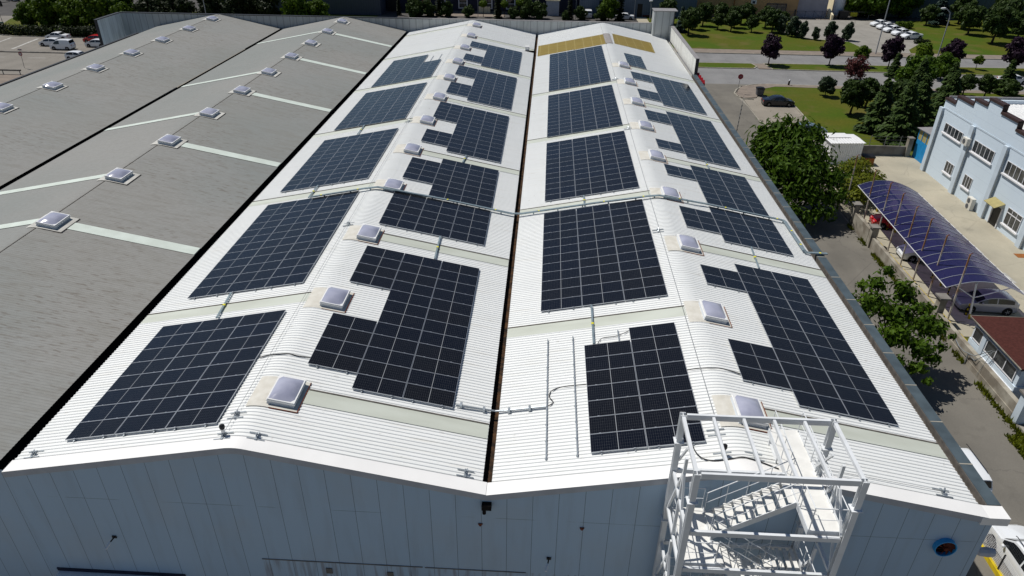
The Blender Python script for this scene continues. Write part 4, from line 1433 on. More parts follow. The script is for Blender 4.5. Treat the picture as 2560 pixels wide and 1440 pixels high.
# ================================================================ CARS
def car(name, kind, L, Wd, H, pm, label, cat='car', group=None):
    """car pointing along +x, wheels on z = 0"""
    t = thing(name, (0, 0, 0), label, cat, group)
    h = Wd / 2
    l2 = L / 2
    if kind == 'sedan':
        st = [(-l2, .45, .72, .80, .80), (-l2 + .06, .28, .80, .96, .88), (-l2 + .5, .22, .88, 1.00, .95), (-l2 + .95, .2, .90, 1.03, .97), (-l2 + 1.65, .2, .91, H - .07, .98),
              (-l2 + 2.1, .2, .91, H, .99), (-l2 + 2.6, .2, .90, H - .01, .99), (-l2 + 2.95, .2, .89, H - .08, .99), (-l2 + 3.62, .2, .87, .97, .98), (-l2 + 4.1, .22, .80, .88, .96), (l2 - .16, .26, .70, .76, .89), (l2 - .02, .32, .56, .60, .80)]
        rear, front = (3, 4), (7, 8)
        side = (3, 8)
    elif kind == 'hatch':
        st = [(-l2, .45, .80, .86, .82), (-l2 + .06, .3, .88, 1.02, .90), (-l2 + .18, .24, .92, 1.08, .94), (-l2 + .55, .2, .93, H - .12, .96), (-l2 + 1.1, .2, .93, H - .02, .98),
              (-l2 + 1.75, .2, .92, H, .99), (-l2 + 2.25, .2, .91, H - .04, .99), (-l2 + 2.6, .2, .90, H - .14, .99), (-l2 + 3.3, .2, .88, .99, .98), (l2 - .5, .22, .82, .89, .95), (l2 - .14, .26, .70, .76, .88), (l2 - .02, .32, .56, .60, .78)]
        rear, front = (2, 3), (7, 8)
        side = (2, 8)
    else:                                                        # van or people carrier
        st = [(-l2, .45, .95, 1.0, .92), (-l2 + .04, .3, 1.0, 1.12, .95), (-l2 + .10, .24, 1.02, 1.18, .97), (-l2 + .24, .2, 1.02, H - .10, .98), (-l2 + .6, .2, 1.02, H - .01, .99),
              (-l2 + 1.5, .2, 1.02, H, 1.0), (-l2 + 2.4, .2, 1.01, H - .02, 1.0), (-l2 + 2.75, .2, 1.0, H - .09, .99), (-l2 + 3.45, .2, .97, 1.10, .98), (l2 - .35, .22, .86, .96, .94), (l2 - .10, .26, .72, .78, .88), (l2 - .01, .34, .58, .62, .80)]
        rear, front = (2, 3), (7, 8)
        side = (2, 8)
    def ring(s):
        x, z0, zb, zt, w = s
        hw = h * w
        g = max(0.0, zt - zb - .12) / max(.01, H - .9)
        wt = hw * (1 - .20 * min(1, g)) - .02
        zs = zt - .045 if zt - zb > .1 else zt - .02
        zm = (z0 + zb) / 2 + .06
        return [(x, -hw * .92, z0), (x, -hw, zm), (x, -hw * .985, zb), (x, -wt, zs), (x, -wt * .80, zt - .004), (x, 0, zt + .008), (x, wt * .80, zt - .004), (x, wt, zs), (x, hw * .985, zb), (x, hw, zm), (x, hw * .92, z0)]
    rings = [ring(s) for s in st]
    n = len(rings[0])
    b = MB()
    P = [p for r_ in rings for p in r_]
    F = []
    for i in range(len(rings) - 1):
        for k in range(n - 1):
            F.append((i * n + k, (i + 1) * n + k, (i + 1) * n + k + 1, i * n + k + 1))
        F.append((i * n + n - 1, (i + 1) * n + n - 1, (i + 1) * n, i * n))
    F.append(tuple(range(n)))
    F.append(tuple((len(rings) - 1) * n + k for k in range(n))[::-1])
    b.add(P, F)
    body = b.build('body', pm, t, smooth=True)
    try:
        me = body.data
        me.set_sharp_from_angle(angle=R(32))
    except Exception:
        pass
    # glass, a few millimetres proud of the body
    def surf(i, f, t0, sgn):
        """point on the greenhouse side between belt and shoulder at station i+f"""
        a, c = rings[i], rings[min(i + 1, len(rings) - 1)]
        kb, kt = (2, 3) if sgn < 0 else (8, 7)
        pb = Vector(a[kb]).lerp(Vector(c[kb]), f)
        pt = Vector(a[kt]).lerp(Vector(c[kt]), f)
        p = pb.lerp(pt, t0)
        return p + Vector((0, sgn * .012, .004))
    def xst(x):
        for i in range(len(st) - 1):
            if st[i][0] <= x <= st[i + 1][0]:
                return i, (x - st[i][0]) / (st[i + 1][0] - st[i][0])
        return len(st) - 2, 1.0
    xa, xb = st[side[0]][0], st[side[1]][0]
    for sgn in (-1, 1):
        x0, x1 = xa + .30, xb - .18
        if kind == 'cargo':
            cuts = [(xb - 1.35, xb - .22)]
        else:
            mid = (x0 + x1) / 2 - .05
            cuts = [(x0, mid - .05), (mid + .05, x1)]
        for c0, c1 in cuts:
            b = MB()
            m_ = 6
            lo, hi = [], []
            for k in range(m_ + 1):
                x = c0 + (c1 - c0) * k / m_
                i, f = xst(x)
                lo.append(surf(i, f, .10, sgn))
                hi.append(surf(i, f, .86, sgn))
            for k in range(m_):
                q = [lo[k], lo[k + 1], hi[k + 1], hi[k]]
                b.add(q if sgn < 0 else q[::-1], [(0, 1, 2, 3)])
            b.build('side_window', M['carglass'], t)
    for nm, (i0, i1) in (('windscreen', front), ('rear_window', rear)):
        if kind == 'cargo' and nm == 'rear_window':
            pass
        b = MB()
        a, c = rings[i0], rings[i1]
        nrm = Vector((st[i0][3] - st[i1][3], 0, st[i1][0] - st[i0][0])).normalized()
        rows = []
        for f in (.10, .90):
            rows.append([Vector(a[k]).lerp(Vector(c[k]), f) + nrm * .016 for k in (3, 4, 5, 6, 7)])
        for r_ in rows:
            for q in (0, 4):
                r_[q].y *= .93
        for k in range(4):
            b.add([rows[0][k], rows[1][k], rows[1][k + 1], rows[0][k + 1]], [(0, 1, 2, 3)])
        b.build(nm, M['carglass'], t)
    # wheels
    wr = .31 if kind != 'van' else .32
    for x in (-l2 + .80, l2 - .88):
        for sgn in (-1, 1):
            y = sgn * (h - .09)
            b = MB()
            b.tube([(x, y - .09, wr), (x, y - .075, wr), (x, y + .075, wr), (x, y + .09, wr)], [wr * .9, wr, wr, wr * .9], 18)
            b.tube([(x, sgn * (h - .25), wr + .03), (x, sgn * (h - .012), wr + .03)], wr + .055, 18)
            w = b.build('wheel', M['rubber'], t)
            b = MB()
            yo = y + sgn * .092
            for k in range(5):
                a = 2 * math.pi * k / 5
                b.bar((x + .03 * math.cos(a), yo, wr + .03 * math.sin(a)), (x + wr * .62 * math.cos(a), yo, wr + wr * .62 * math.sin(a)), .06, .03, (0, 1, 0))
            b.tube([(x, yo - .012, wr), (x, yo + .012, wr)], .07, 10)
            b.build('rim', M['rim'], w)
    for sgn in (-1, 1):
        b = MB()
        i, f = xst(l2 - .3)
        b.box(l2 - .34, sgn * h * .56 - .16, .60, l2 - .075, sgn * h * .56 + .16, .705 if kind != 'van' else .76)
        b.build('headlight', M['headlight'], t)
        b = MB()
        z = .78 if kind == 'sedan' else .88
        b.box(-l2 - .006, sgn * h * .62 - .14, z - .09, -l2 + .12, sgn * h * .62 + .14, z + .09)
        b.build('taillight', M['redlight'], t)
        b = MB()
        b.tube([(xb - .42, sgn * (h - .03), .99), (xb - .42, sgn * (h + .09), 1.02), (xb - .42, sgn * (h + .16), 1.02)], [.05, .09, .05], 8)
        b.build('mirror', pm, t)
    b = MB()
    b.box(-l2 + .1, -h * .80, .14, l2 - .12, h * .80, .30)
    b.build('underbody', M['black'], t)
    return t
G1 = 'white sedans parked in a row on the forecourt'
sd = car('parked_car', 'sedan', 4.6, 1.78, 1.44, M['car_white'], 'x')
for i, (x, y, l) in enumerate(((97.9, 144.8, 'white sedan at the near end of the forecourt row'), (97.3, 148.2, 'white sedan second from the near end of the forecourt row'), (97.0, 151.9, 'white sedan in the middle of the forecourt row'), (96.9, 155.4, 'white sedan fourth from the near end of the forecourt row'), (96.9, 158.9, 'white sedan at the far end of the forecourt row'))):
    place(sd, i == 0, (x, y, .14), R(180 + 17 + (i % 2) * 3), l, G1)
o = copy_tree(sd); o.location = (-77.2, 126.0, .01); o.rotation_euler = (0, 0, R(180)); o['label'] = 'white sedan waiting by the hedge at the junction'; o['group'] = 'cars waiting on the western avenue'
o = copy_tree(sd); o.location = (99.0, 108.3, .02); o.rotation_euler = (0, 0, 0); o['label'] = 'white car on the avenue half hidden by dark conifers'; del o['group']
o = copy_tree(sd); o.location = (-117.5, 171, .02); o.rotation_euler = (0, 0, R(150)); o['label'] = 'white car far up the cross street at the top left corner'; del o['group']
o = copy_tree(sd); o.location = (38.6, 161.9, .04); o.rotation_euler = (0, 0, R(170)); o['label'] = 'white car behind the dark cypress beyond the back parapet'; del o['group']
hw = car('parked_car', 'hatch', 4.1, 1.74, 1.48, M['car_white'], 'white hatchback beside the white van at the junction', 'car', 'cars waiting on the western avenue')
hw.location = (-75.0, 120.2, .01); hw.rotation_euler = (0, 0, R(180))
o = copy_tree(hw); o.location = (-65.9, 120.2, .01); o['label'] = 'white hatchback cut off by the return wall'
o = copy_tree(hw); o.location = (-63.2, 109.6, .01); o.rotation_euler = (0, 0, R(0)); o['label'] = 'white hatchback just above the grey roof edge'
rc = car('parked_car', 'hatch', 4.2, 1.76, 1.48, M['car_red'], 'bright red car waiting near the return wall', 'car', 'cars waiting on the western avenue')
rc.location = (-68.5, 124.0, .01); rc.rotation_euler = (0, 0, R(180))
o = copy_tree(rc); o.location = (55.2, 48.9, .06); o.rotation_euler = (0, 0, R(172)); o['label'] = 'red car at the far end under the purple carport'; o['group'] = 'cars under the carport'
vw = car('white_van', 'cargo', 4.25, 1.80, 1.85, M['car_white'], 'white panel van with dark rear doors at the junction', 'van')
vw.location = (-70.9, 117.4, .01); vw.rotation_euler = (0, 0, R(180))
o = copy_tree(vw); o.location = (30.0, 163.5, .04); o.rotation_euler = (0, 0, R(90)); o['label'] = 'white van seen from behind beyond the back parapet'
bs = car('parked_car', 'sedan', 4.65, 1.80, 1.44, M['car_black'], 'dark blue black sedan in the parking bay by the grass', 'car')
bs.location = (55.4, 91.2, .03); bs.rotation_euler = (0, 0, R(1))
bh = car('parked_car', 'hatch', 4.2, 1.74, 1.48, M['car_blue'], 'grey blue car half hidden behind the big tree', 'car')
bh.location = (56.0, 77.6, .03); bh.rotation_euler = (0, 0, R(-4))
sh = car('parked_car', 'hatch', 4.4, 1.80, 1.50, M['car_silver'], 'silver hatchback at the near end of the purple carport', 'car', 'cars under the carport')
sh.location = (56.1, 33.9, .06); sh.rotation_euler = (0, 0, R(180 - 3))
o = copy_tree(hw); o.location = (55.0, 42.2, .06); o.rotation_euler = (0, 0, R(178)); o.scale = (1.02, 1.02, 1.08); o['label'] = 'white car in the middle of the purple carport'; o['group'] = 'cars under the carport'
mp1 = car('parked_car', 'van', 4.75, 1.86, 1.80, M['car_white'], 'white people carrier nearest the camera, cut off at the right edge', 'car', 'white cars beside the hall corner')
mp1.location = (45.3, 8.75, .016); mp1.rotation_euler = (0, 0, R(90))
mp2 = copy_tree(mp1); mp2.location = (44.85, 15.4, .016); mp2.rotation_euler = (0, 0, R(91)); mp2.scale = (.98, .97, .93); mp2['label'] = 'white people carrier partly hidden behind the dark eaves coping'
for o in (mp1, mp2):
    b = MB()
    for s in (-1, 1):
        b.tube([(-1.7, s * .70, 1.83), (-1.6, s * .70, 1.86), (.5, s * .70, 1.86), (.6, s * .70, 1.82)], .02, 6)
    q = b.build('roof_rail', M['black'], None)
    q.parent = o

# ================================================================ STREET WALL, FENCE, COMPOUND
def fence_by_van():
    t = thing('mesh_fence', (43.85, 2, 0), 'mesh fence panels on a yellow kerb beside the nearest white car', 'fence')
    b = MB()
    b.box(43.75, -6, 0.0, 43.95, 11.0, .32)
    b.build('yellow_kerb', M['yellow'], t)
    b = MB()
    for i in range(9):
        y = -5.8 + i * 2.05
        b.box(43.82, y, .32, 43.88, y + .06, 1.35)
    b.build('fence_post', M['black'], t)
    b = MB()
    y = -5.8
    while y < 10.8:
        b.tube([(43.85, y, .34), (43.85, y, 1.3)], .007, 4)
        y += .14
    z = .4
    while z < 1.32:
        b.tube([(43.85, -5.8, z), (43.85, 10.8, z)], .007, 4)
        z += .1
    b.build('wire_mesh', M['pvc'], t)
fence_by_van()
t = thing('street_wall', (51.3, 20, 0), 'weathered plaster wall along the street with taller stone pillars', 'wall')
b = MB()
b.box(51.12, 20.6, 0, 51.45, 44.0, 1.12)
b.box(51.06, 20.6, 0, 51.118, 36.0, .42)
b.build('wall', M['plaster'], t)
b = MB()
b.box(51.12, 45.0, 0, 51.45, 48.6, 1.55)
b.build('wall', M['plaster'], t)
for y, z in ((44.5, 2.0), (49.1, 2.25), (31.6, 2.3)):
    b = MB()
    b.box(51.05, y - .28, 0, 51.55, y + .28, z)
    p = b.build('pillar', M['plaster'], t)
    b = MB()
    b.box(50.9, y - .45, z + .002, 51.7, y + .45, z + .12)
    b.build('pillar_cap', M['conc'], p)
b = MB()
for i in range(16):
    y = 49.6 + i * .2
    b.box(51.28, y, .1, 51.31, y + .03, 1.7)
b.box(51.27, 49.5, 1.66, 51.32, 52.8, 1.72)
b.build('bar_gate', M['wire'], t)
b = MB()
b.box(51.12, 53.0, 0, 51.45, 69.6, 1.0)
b.build('wall', M['plaster'], t)
pole_lab = ['nearest the brown roofed booth', 'second from the booth', 'third from the booth', 'middle one, fourth from the booth', 'fifth from the booth', 'sixth from the booth', 'farthest one']
def flagpole():
    t = thing('flagpole', (0, 0, 0), 'x', 'flagpole', 'rusty poles along the carport')
    b = MB()
    b.tube([(0, 0, 0), (-.08, 0, 2.6), (-.17, 0, 5.65)], [.075, .068, .06], 8)
    b.build('pole', M['polerust'], t)
    b = MB()
    b.tube([(-.17, 0, 5.60), (-.09, 0, 5.74), (.0, 0, 5.72)], .035, 8)
    b.build('pole_hook', M['rust'], t)
    return t
fp = flagpole()
for i, (x, y, h) in enumerate(((52.45, 31.9, 5.8), (52.5, 35.4, 5.6), (52.45, 38.0, 5.8), (52.45, 40.6, 5.7), (52.4, 43.2, 5.8), (52.6, 46.2, 5.6), (52.6, 49.6, 5.5))):
    place(fp, i == 0, (x, y, .09), 0, 'rusty white pole in front of the purple carport, ' + pole_lab[i], None, (1, 1, h / 5.7))
y8 = copy_tree(fp); y8.location = (52.3, 53.6, .06); y8.scale = (1, 1, .98); y8['label'] = 'rusty pole standing beside the yellow green bush, half hidden by leaves'

def carport():
    t = thing('carport', (53.0, 31.5, .06), 'arched carport with purple translucent roof sheets and white ribs', 'carport')
    Ya, Yb = 32.2, 52.6
    ctrl = [(0.0, 2.80), (.13, 3.14), (.27, 3.36), (.40, 3.42), (.52, 3.36), (.66, 3.14), (.82, 2.76), (1.0, 2.18)]
    def zf(f):
        for (a, za), (c, zc) in zip(ctrl, ctrl[1:]):
            if f <= c + 1e-9:
                k = (f - a) / (c - a)
                return za + (zc - za) * k
    def pt(f, y, up=0.0):
        xl = 51.65 + .042 * (y - 32.2)
        xr = 57.95 + .034 * (y - 32.2)
        return (xl + (xr - xl) * f, y, zf(f) + up)
    n = 21
    fs = [i / n for i in range(n + 1)]
    b = MB()
    m = 17
    P = [pt(f, Ya + (Yb - Ya) * j / m) for j in range(m + 1) for f in fs]
    F = [(j * (n + 1) + i, j * (n + 1) + i + 1, (j + 1) * (n + 1) + i + 1, (j + 1) * (n + 1) + i) for j in range(m) for i in range(n)]
    b.add(P, F)
    b.build('roof_sheet', M['polycarb'], t, smooth=True)
    for j in range(m + 1):
        y = Ya + (Yb - Ya) * j / m
        b = MB()
        for fa, fb in zip(fs, fs[1:]):
            b.bar(pt(fa, y, .025), pt(fb, y, .025), .04, .03)
        b.build('rib', M['alu'], t)
    b = MB()
    b.bar(pt(.34, Ya, -.12), pt(.34, Yb, -.12), .09, .14)
    b.build('ridge_beam', M['steel'], t)
    b = MB()
    for f in (0, 1):
        b.bar(pt(f, Ya), pt(f, Yb), .04, .04)
    b.build('edge_rail', M['white'], t)
    for y in (Ya + .1, Ya + 5.2, Ya + 10.3, Ya + 15.4, Yb - .1):
        b = MB()
        x, _, z = pt(.34, y)
        b.bar((x + .5, y, .06), (x + .3, y, 1.4), .11, .11, (0, 1, 0))
        b.bar((x + .3, y, 1.4), (x, y, z - .2), .10, .10, (0, 1, 0))
        q = b.build('post', M['white'], t)
        b = MB()
        b.bar((x + .5, y, .06), (x + .44, y, .5), .13, .13, (0, 1, 0))
        b.build('yellow_foot', M['yellow'], q)
        b = MB()
        for f in (.1, .75):
            b.bar((x + .2, y, 1.95), pt(f, y, -.05), .06, .06, (0, 1, 0))
        b.build('strut', M['white'], t)
carport()
def bollard():
    t = thing('bollard', (0, 0, 0), 'x', 'bollard', 'striped bollards under the carport')
    for k in range(5):
        b = MB()
        b.tube([(0, 0, k * .2), (0, 0, k * .2 + .2)], .055, 10)
        b.build('band', M['yellow'] if k % 2 == 0 else M['black'], t)
    b = MB()
    b.tube([(0, 0, 0), (0, 0, .02)], .14, 12)
    b.build('foot', M['black'], t)
    return t
bo = bollard()
for i, (y, l) in enumerate(((32.9, 'yellow and black bollard beside the silver hatchback door'), (35.9, 'yellow and black bollard in front of the silver hatchback nose'), (38.7, 'yellow and black bollard midway along the carport edge'), (41.3, 'yellow and black bollard beside the white car in the carport'), (44.4, 'yellow and black bollard between the white and red carport cars'), (48.2, 'yellow and black bollard beside the red carport car'))):
    place(bo, i == 0, (54.35, y, .06), 0, l)

# guard booth
def window_on_x(parent, x, y0, y1, z0, z1, n, sill=True, fr=.06, name='window', glass='glass', rows=1, out=-1):
    """window in a wall facing -x: glass pane, frame bars, sill"""
    b = MB()
    b.quad((x + .03 * out, y1, z0), (x + .03 * out, y0, z0), (x + .03 * out, y0, z1), (x + .03 * out, y1, z1))
    w = b.build(name, M[glass], parent)
    b = MB()
    xa, xb = sorted((x + .034 * out, x + .07 * out))
    b.box(xa, y0 - fr, z0 - fr, xb, y1 + fr, z0)
    b.box(xa, y0 - fr, z1, xb, y1 + fr, z1 + fr)
    for k in range(n + 1):
        y = y0 + (y1 - y0) * k / n
        b.box(xa, y - fr / 2, z0 + .001, xb, y + fr / 2, z1 - .001)
    for k in range(1, rows):
        z = z0 + (z1 - z0) * k / rows
        b.box(xa - .003, y0, z - fr / 2, xb - .003, y1, z + fr / 2)
    b.build('window_frame', M['pvc'], w)
    if sill:
        b = MB()
        xa, xb = sorted((x + .002 * out, x + .18 * out))
        b.box(xa, y0 - .18, z0 - .20, xb, y1 + .18, z0 - .065)
        b.build('sill', M['pvc'], w)
    return w
def booth():
    t = thing('guard_booth', (51.4, 22, 0), 'pale blue guard booth with brown felt roof and a long window band', 'booth')
    x0, x1, y0, y1 = 51.55, 58.5, 21.9, 27.6
    b = MB()
    b.box(x0, y0, 0, x1, y1, 1.45)
    b.box(x0 + .06, y0 + .06, 1.452, x1, y1 - .06, 2.72)
    b.build('wall', M['blue_wall'], t)
    for ya, yb, n in ((26.35, 27.35, 1), (22.35, 25.75, 3)):
        window_on_x(t, x0 + .055, ya, yb, 1.62, 2.5, n, False, .07)
    b = MB()
    b.box(x0 - .06, 25.85, 1.0, x0 + .05, 26.25, 2.7)
    b.build('pilaster', M['blue_pil'], t)
    b = MB()
    b.box(x0 - .07, y0 + .05, 1.05, x0 - .002, 25.8, 1.12)
    b.build('ledge', M['pvc'], t)
    b = MB()
    b.box(x0 - .06, y0 - .02, 2.722, x1, y1 + .05, 2.98)
    b.build('roof_fascia', M['navy'], t)
    b = MB()
    b.box(x0 - .30, y0 - .25, 2.984, x1 + .2, y1 + .28, 3.05)
    rf = b.build('roof', M['brown_tile'], t)
    b = MB()
    b.box(x0 - .34, y0 - .28, 2.99, x0 - .303, y1 + .3, 3.06)
    b.box(x0 - .34, y1 + .283, 2.99, x1 + .2, y1 + .32, 3.06)
    b.build('roof_edge', M['plaster'], rf)
    b = MB()
    b.tube([(55.3, 27.0, 3.05), (55.3, 27.0, 3.35)], .13, 10)
    b.build('vent_pipe', M['black'], rf)
    b = MB()
    b.quad((x0 + .6, y0 - .03, 1.5), (x1, y0 - .03, 1.5), (x1, y0 - .03, 2.5), (x0 + .6, y0 - .03, 2.5))
    b.build('window', M['glass'], t)
booth()
t = thing('gate_pillar', (51.35, 20.3, 0), 'pale blue gate pillar with a stone cap at the right edge', 'pillar')
b = MB(); b.box(51.05, 20.0, 0, 51.6, 20.55, 2.1); b.build('shaft', M['blue_pil'], t)
b = MB(); b.box(50.92, 19.85, 2.1, 51.78, 20.7, 2.22); b.build('cap', M['conc'], t)
b = MB(); b.box(51.6, 20.1, .2, 58, 20.2, 1.8); b.build('gate_panel', M['navy'], t)
t = thing('cable_bundle', (50.9, 25.9, .5), 'bundle of loose grey pipes and cables on the booth wall', 'cable')
b = MB()
b.tube([(51.0, 28.3, .95), (50.95, 27.4, .75), (50.9, 26.6, .85), (50.95, 25.6, 1.2), (51.3, 24.7, 2.3)], .03, 6)
b.tube([(51.0, 26.2, .9), (50.95, 25.4, .95), (51.35, 24.5, 2.4)], .025, 6)
b.tube([(51.02, 26.3, 0), (50.98, 26.25, .9)], .04, 6)
b.tube([(50.98, 24.7, .2), (51.3, 24.6, 2.35)], .015, 6)
b.build('pipe', M['steel'], t)

# ---------------------------------------------------------------- pale blue building
def blue_building():
    t = thing('office_building', (65.3, 30, 0), 'pale blue two storey building with stepped gable and brown coping', 'building')
    X = 65.3
    steps = [(65.1, 62.9, 8.5), (62.9, 59.65, 9.3), (59.65, 57.25, 9.9), (57.25, 54.75, 10.6), (54.75, 51.75, 9.9), (51.75, 48.6, 9.15), (48.6, 44.5, 8.5)]
    b = MB()
    b.box(X, 27.0, 0, X + .35, 65.1, 7.6)
    b.box(X + .36, 64.75, 0, 110, 65.1, 8.5)
    b.build('wall', M['blue_wall'], t)
    for a, c, z in steps + [(44.5, 27.0, 8.5)]:
        b = MB()
        b.box(X, c, 7.602, X + .35, a, z)
        p = b.build('parapet', M['blue_wall'], t)
        b = MB()
        b.box(X - .10, c - .02, z + .002, X + .48, a + .02, z + .14)
        b.box(X - .12, c - .02, z - .10, X - .102, a + .02, z + .14)
        b.build('coping', M['coping'], p)
    for a, z0, z1 in ((62.9, 8.5, 9.3), (59.65, 9.3, 9.9), (57.25, 9.9, 10.6), (54.75, 9.9, 10.6), (51.75, 9.15, 9.9), (48.6, 8.5, 9.15)):
        b = MB(); b.box(X - .06, a - .05, z0 + .15, X + .42, a + .05, z1); b.build('coping_upright', M['coping'], t)
    b = MB()
    b.box(X + .36, 65.105, 8.3, 110, 65.3, 8.75)
    b.build('back_coping', M['gcap'], t)
    b = MB()
    for (ya, za, yb, zb) in ((64.7, 8.1, 55.9, 9.5), (55.9, 9.5, 30.0, 6.0)):
        n = 40
        for i in range(n):
            f, g = i / n, (i + 1) / n
            y, y2 = ya + (yb - ya) * f, ya + (yb - ya) * g
            z, z2 = za + (zb - za) * f, za + (zb - za) * g
            b.quad((X + .36, y, z), (X + .36, y2, z2), (112, y2, z2), (112, y, z))
        x = X + .6
        while x < 110:
            b.bar((x, ya, za + .02), (x, yb, zb + .02), .05, .05)
            x += .5
    b.build('roof', M['shedwhite'], t)
    for y in (65.2, 58.35, 52.1, 45.4, 38.5):
        b = MB()
        b.box(X - .26, y - .42, 0, X - .002, y + .25, 7.5)
        p = b.build('pilaster', M['blue_pil'], t)
        b = MB()
        b.tube([(X - .20, y - .50, .1), (X - .20, y - .50, 7.2)], .06, 8)
        b.build('downpipe', M['steel'], p)
    b = MB(); b.box(X - .03, 27, 7.45, X - .002, 64.7, 7.6); b.build('band', M['blue_pil'], t)
    for y0, y1, z0, z1, n, r_ in ((59.75, 63.55, 5.25, 6.2, 5, 1), (53.55, 57.3, 5.2, 6.3, 5, 1), (47.4, 51.2, 5.15, 6.3, 5, 1), (40.8, 44.6, 5.15, 6.3, 5, 1),
                                (59.4, 61.0, 1.6, 2.72, 3, 1), (55.45, 56.95, 1.55, 2.72, 3, 1), (46.3, 48.6, 1.05, 2.6, 3, 1)):
        w = window_on_x(t, X, y0, y1, z0, z1, n)
    b = MB(); b.quad((X - .032, 48.6, 2.15), (X - .032, 46.3, 2.15), (X - .032, 46.3, 2.2), (X - .032, 48.6, 2.2)); b.box(X - .09, 46.3, 2.13, X - .072, 48.6, 2.2); b.build('window_bar', M['pvc'], t)
    b = MB()
    b.quad((X - .02, 50.7, .07), (X - .02, 49.4, .07), (X - .02, 49.4, 2.0), (X - .02, 50.7, 2.0))
    d = b.build('door', M['black'], t)
    b = MB()
    b.box(X - .12, 50.7, .07, X - .022, 50.82, 2.1)
    b.box(X - .12, 49.28, .07, X - .022, 49.4, 2.1)
    b.build('door_frame', M['pvc'], d)
    b = MB()
    b.bar((X - .01, 50.2, 2.62), (X - .95, 50.2, 2.2), 1.9, .05)
    b.build('awning', M['canopy'], t)
blue_building()
def ac_unit(y, z, label):
    t = thing('air_conditioner', (64.9, y, z), label, 'air conditioner', 'outdoor air conditioner units on the pale blue building')
    b = MB(); b.box(64.72, y - .48, z, 65.12, y + .48, z + (1.25 if z < 1 else .75)); b.build('casing', M['ac'], t)
    for k in ((.32, .92) if z < 1 else (.38,)):
        b = MB()
        b.tube([(64.718, y + .08, z + k), (64.69, y + .08, z + k)], .25, 16)
        b.build('fan_grille', M['bin'], t)
    b = MB(); b.box(65.13, y - .4, z - .06, 65.28, y - .3, z); b.box(65.13, y + .3, z - .06, 65.28, y + .4, z); b.build('bracket', M['steel'], t)
ac_unit(58.2, 5.5, 'cream air conditioner high on the pilaster between two upper windows')
ac_unit(53.9, .07, 'tall cream air conditioner standing on the yard by the wall')
t = thing('blue_gate', (66.0, 65.4, 0), 'bright blue sheet metal gatehouse wall beside the pale blue building', 'gate')
b = MB(); b.box(66.0, 65.4, .05, 66.1, 69.8, 2.35); b.build('gate_sheet', M['bluegate'], t)
b = MB(); b.box(66.02, 65.4, 2.352, 66.08, 69.8, 3.5); b.build('window_band', M['canopy'], t)
b = MB()
for y in (65.4, 66.5, 67.6, 68.7, 69.7):
    b.box(65.97, y, 2.352, 66.13, y + .12, 3.55)
b.box(65.96, 65.4, 3.5, 66.14, 69.82, 3.62)
b.build('window_frame', M['bluegate'], t)
b = MB()
b.add([(65.7, 65.3, 3.9), (65.7, 70.0, 3.65), (70.5, 70.0, 3.9), (70.5, 65.3, 4.15)], [(0, 1, 2, 3)])
b.add([(65.7, 65.3, 3.84), (70.5, 65.3, 4.09), (70.5, 70.0, 3.84), (65.7, 70.0, 3.59)], [(0, 1, 2, 3)])
b.build('roof', M['gcap'], t)
b = MB(); b.box(70.3, 65.4, 0, 70.4, 69.8, 3.8); b.box(66.2, 69.7, 0, 70.29, 69.8, 3.6); b.build('wall', M['blue_pil'], t)
t = thing('boundary_wall', (60, 70, 0), 'low grey concrete wall with wire fence beside the blue gate', 'wall')
b = MB(); b.box(51.5, 69.85, 0, 65.0, 70.1, 1.25); b.build('wall', M['conc'], t)
b = MB(); b.box(65.05, 69.6, 0, 65.6, 70.2, 2.3); b.build('pillar', M['plaster'], t)
b = MB(); b.box(65.0, 69.5, 2.3, 65.68, 70.3, 2.42); b.build('pillar_cap', M['conc'], t)
b = MB()
for x in (58.8, 60.6, 62.4, 64.2):
    b.tube([(x, 69.98, 1.25), (x, 69.98, 2.4), (x, 69.8, 2.6)], .035, 6)
for z in (1.6, 2.0, 2.4):
    b.tube([(58, 69.98, z), (65.1, 69.98, z)], .01, 5)
b.build('wire_fence', M['wire'], t)
t = thing('storage_shed', (56.0, 66.1, 0), 'white corrugated metal shed behind the big tree', 'shed')
b = MB()
def corr_wall(b, p, q, z0, z1, amp=.03, pitch=.25):
    p, q = Vector(p + (0,)), Vector(q + (0,))
    L = (q - p).length
    d = (q - p) / L
    nn = Vector((-d.y, d.x, 0))
    k = int(L / pitch * 4)
    pts = []
    for i in range(k + 1):
        o = amp if i % 4 in (1, 2) else 0
        pts.append(p + d * L * i / k - nn * o)
    for a, c in zip(pts, pts[1:]):
        b.quad((a.x, a.y, z0), (c.x, c.y, z0), (c.x, c.y, z1), (a.x, a.y, z1))
corr_wall(b, (54.6, 66.2), (58.4, 66.6), 0.06, 2.6)
corr_wall(b, (58.4, 66.6), (58.2, 69.6), 0.06, 2.6)
corr_wall(b, (58.2, 69.6), (54.4, 69.2), 0.06, 2.6)
corr_wall(b, (54.4, 69.2), (54.6, 66.2), 0.06, 2.6)
b.build('wall', M['shedwhite'], t)
b = MB()
for i in range(24):
    f = i / 24
    a = Vector((54.4, 66.05, 2.64)).lerp(Vector((58.6, 66.45, 2.64)), f)
    c = Vector((54.4, 66.05, 2.64)).lerp(Vector((58.6, 66.45, 2.64)), f + 1 / 24)
    up = .03 if i % 2 else 0
    b.quad((a.x, a.y, a.z + up), (c.x, c.y, c.z + .03 - up), (c.x - .2, c.y + 1.7, c.z + .13 - up), (a.x - .2, a.y + 1.7, a.z + .1 + up))
b.quad((54.2, 67.7, 2.82), (57.4, 68.0, 2.82), (57.2, 69.8, 2.78), (54.1, 69.6, 2.78))
b.quad((57.4, 68.0, 2.70), (58.5, 68.1, 2.70), (58.3, 69.8, 2.66), (57.2, 69.8, 2.66))
b.build('roof', M['shedwhite'], t)
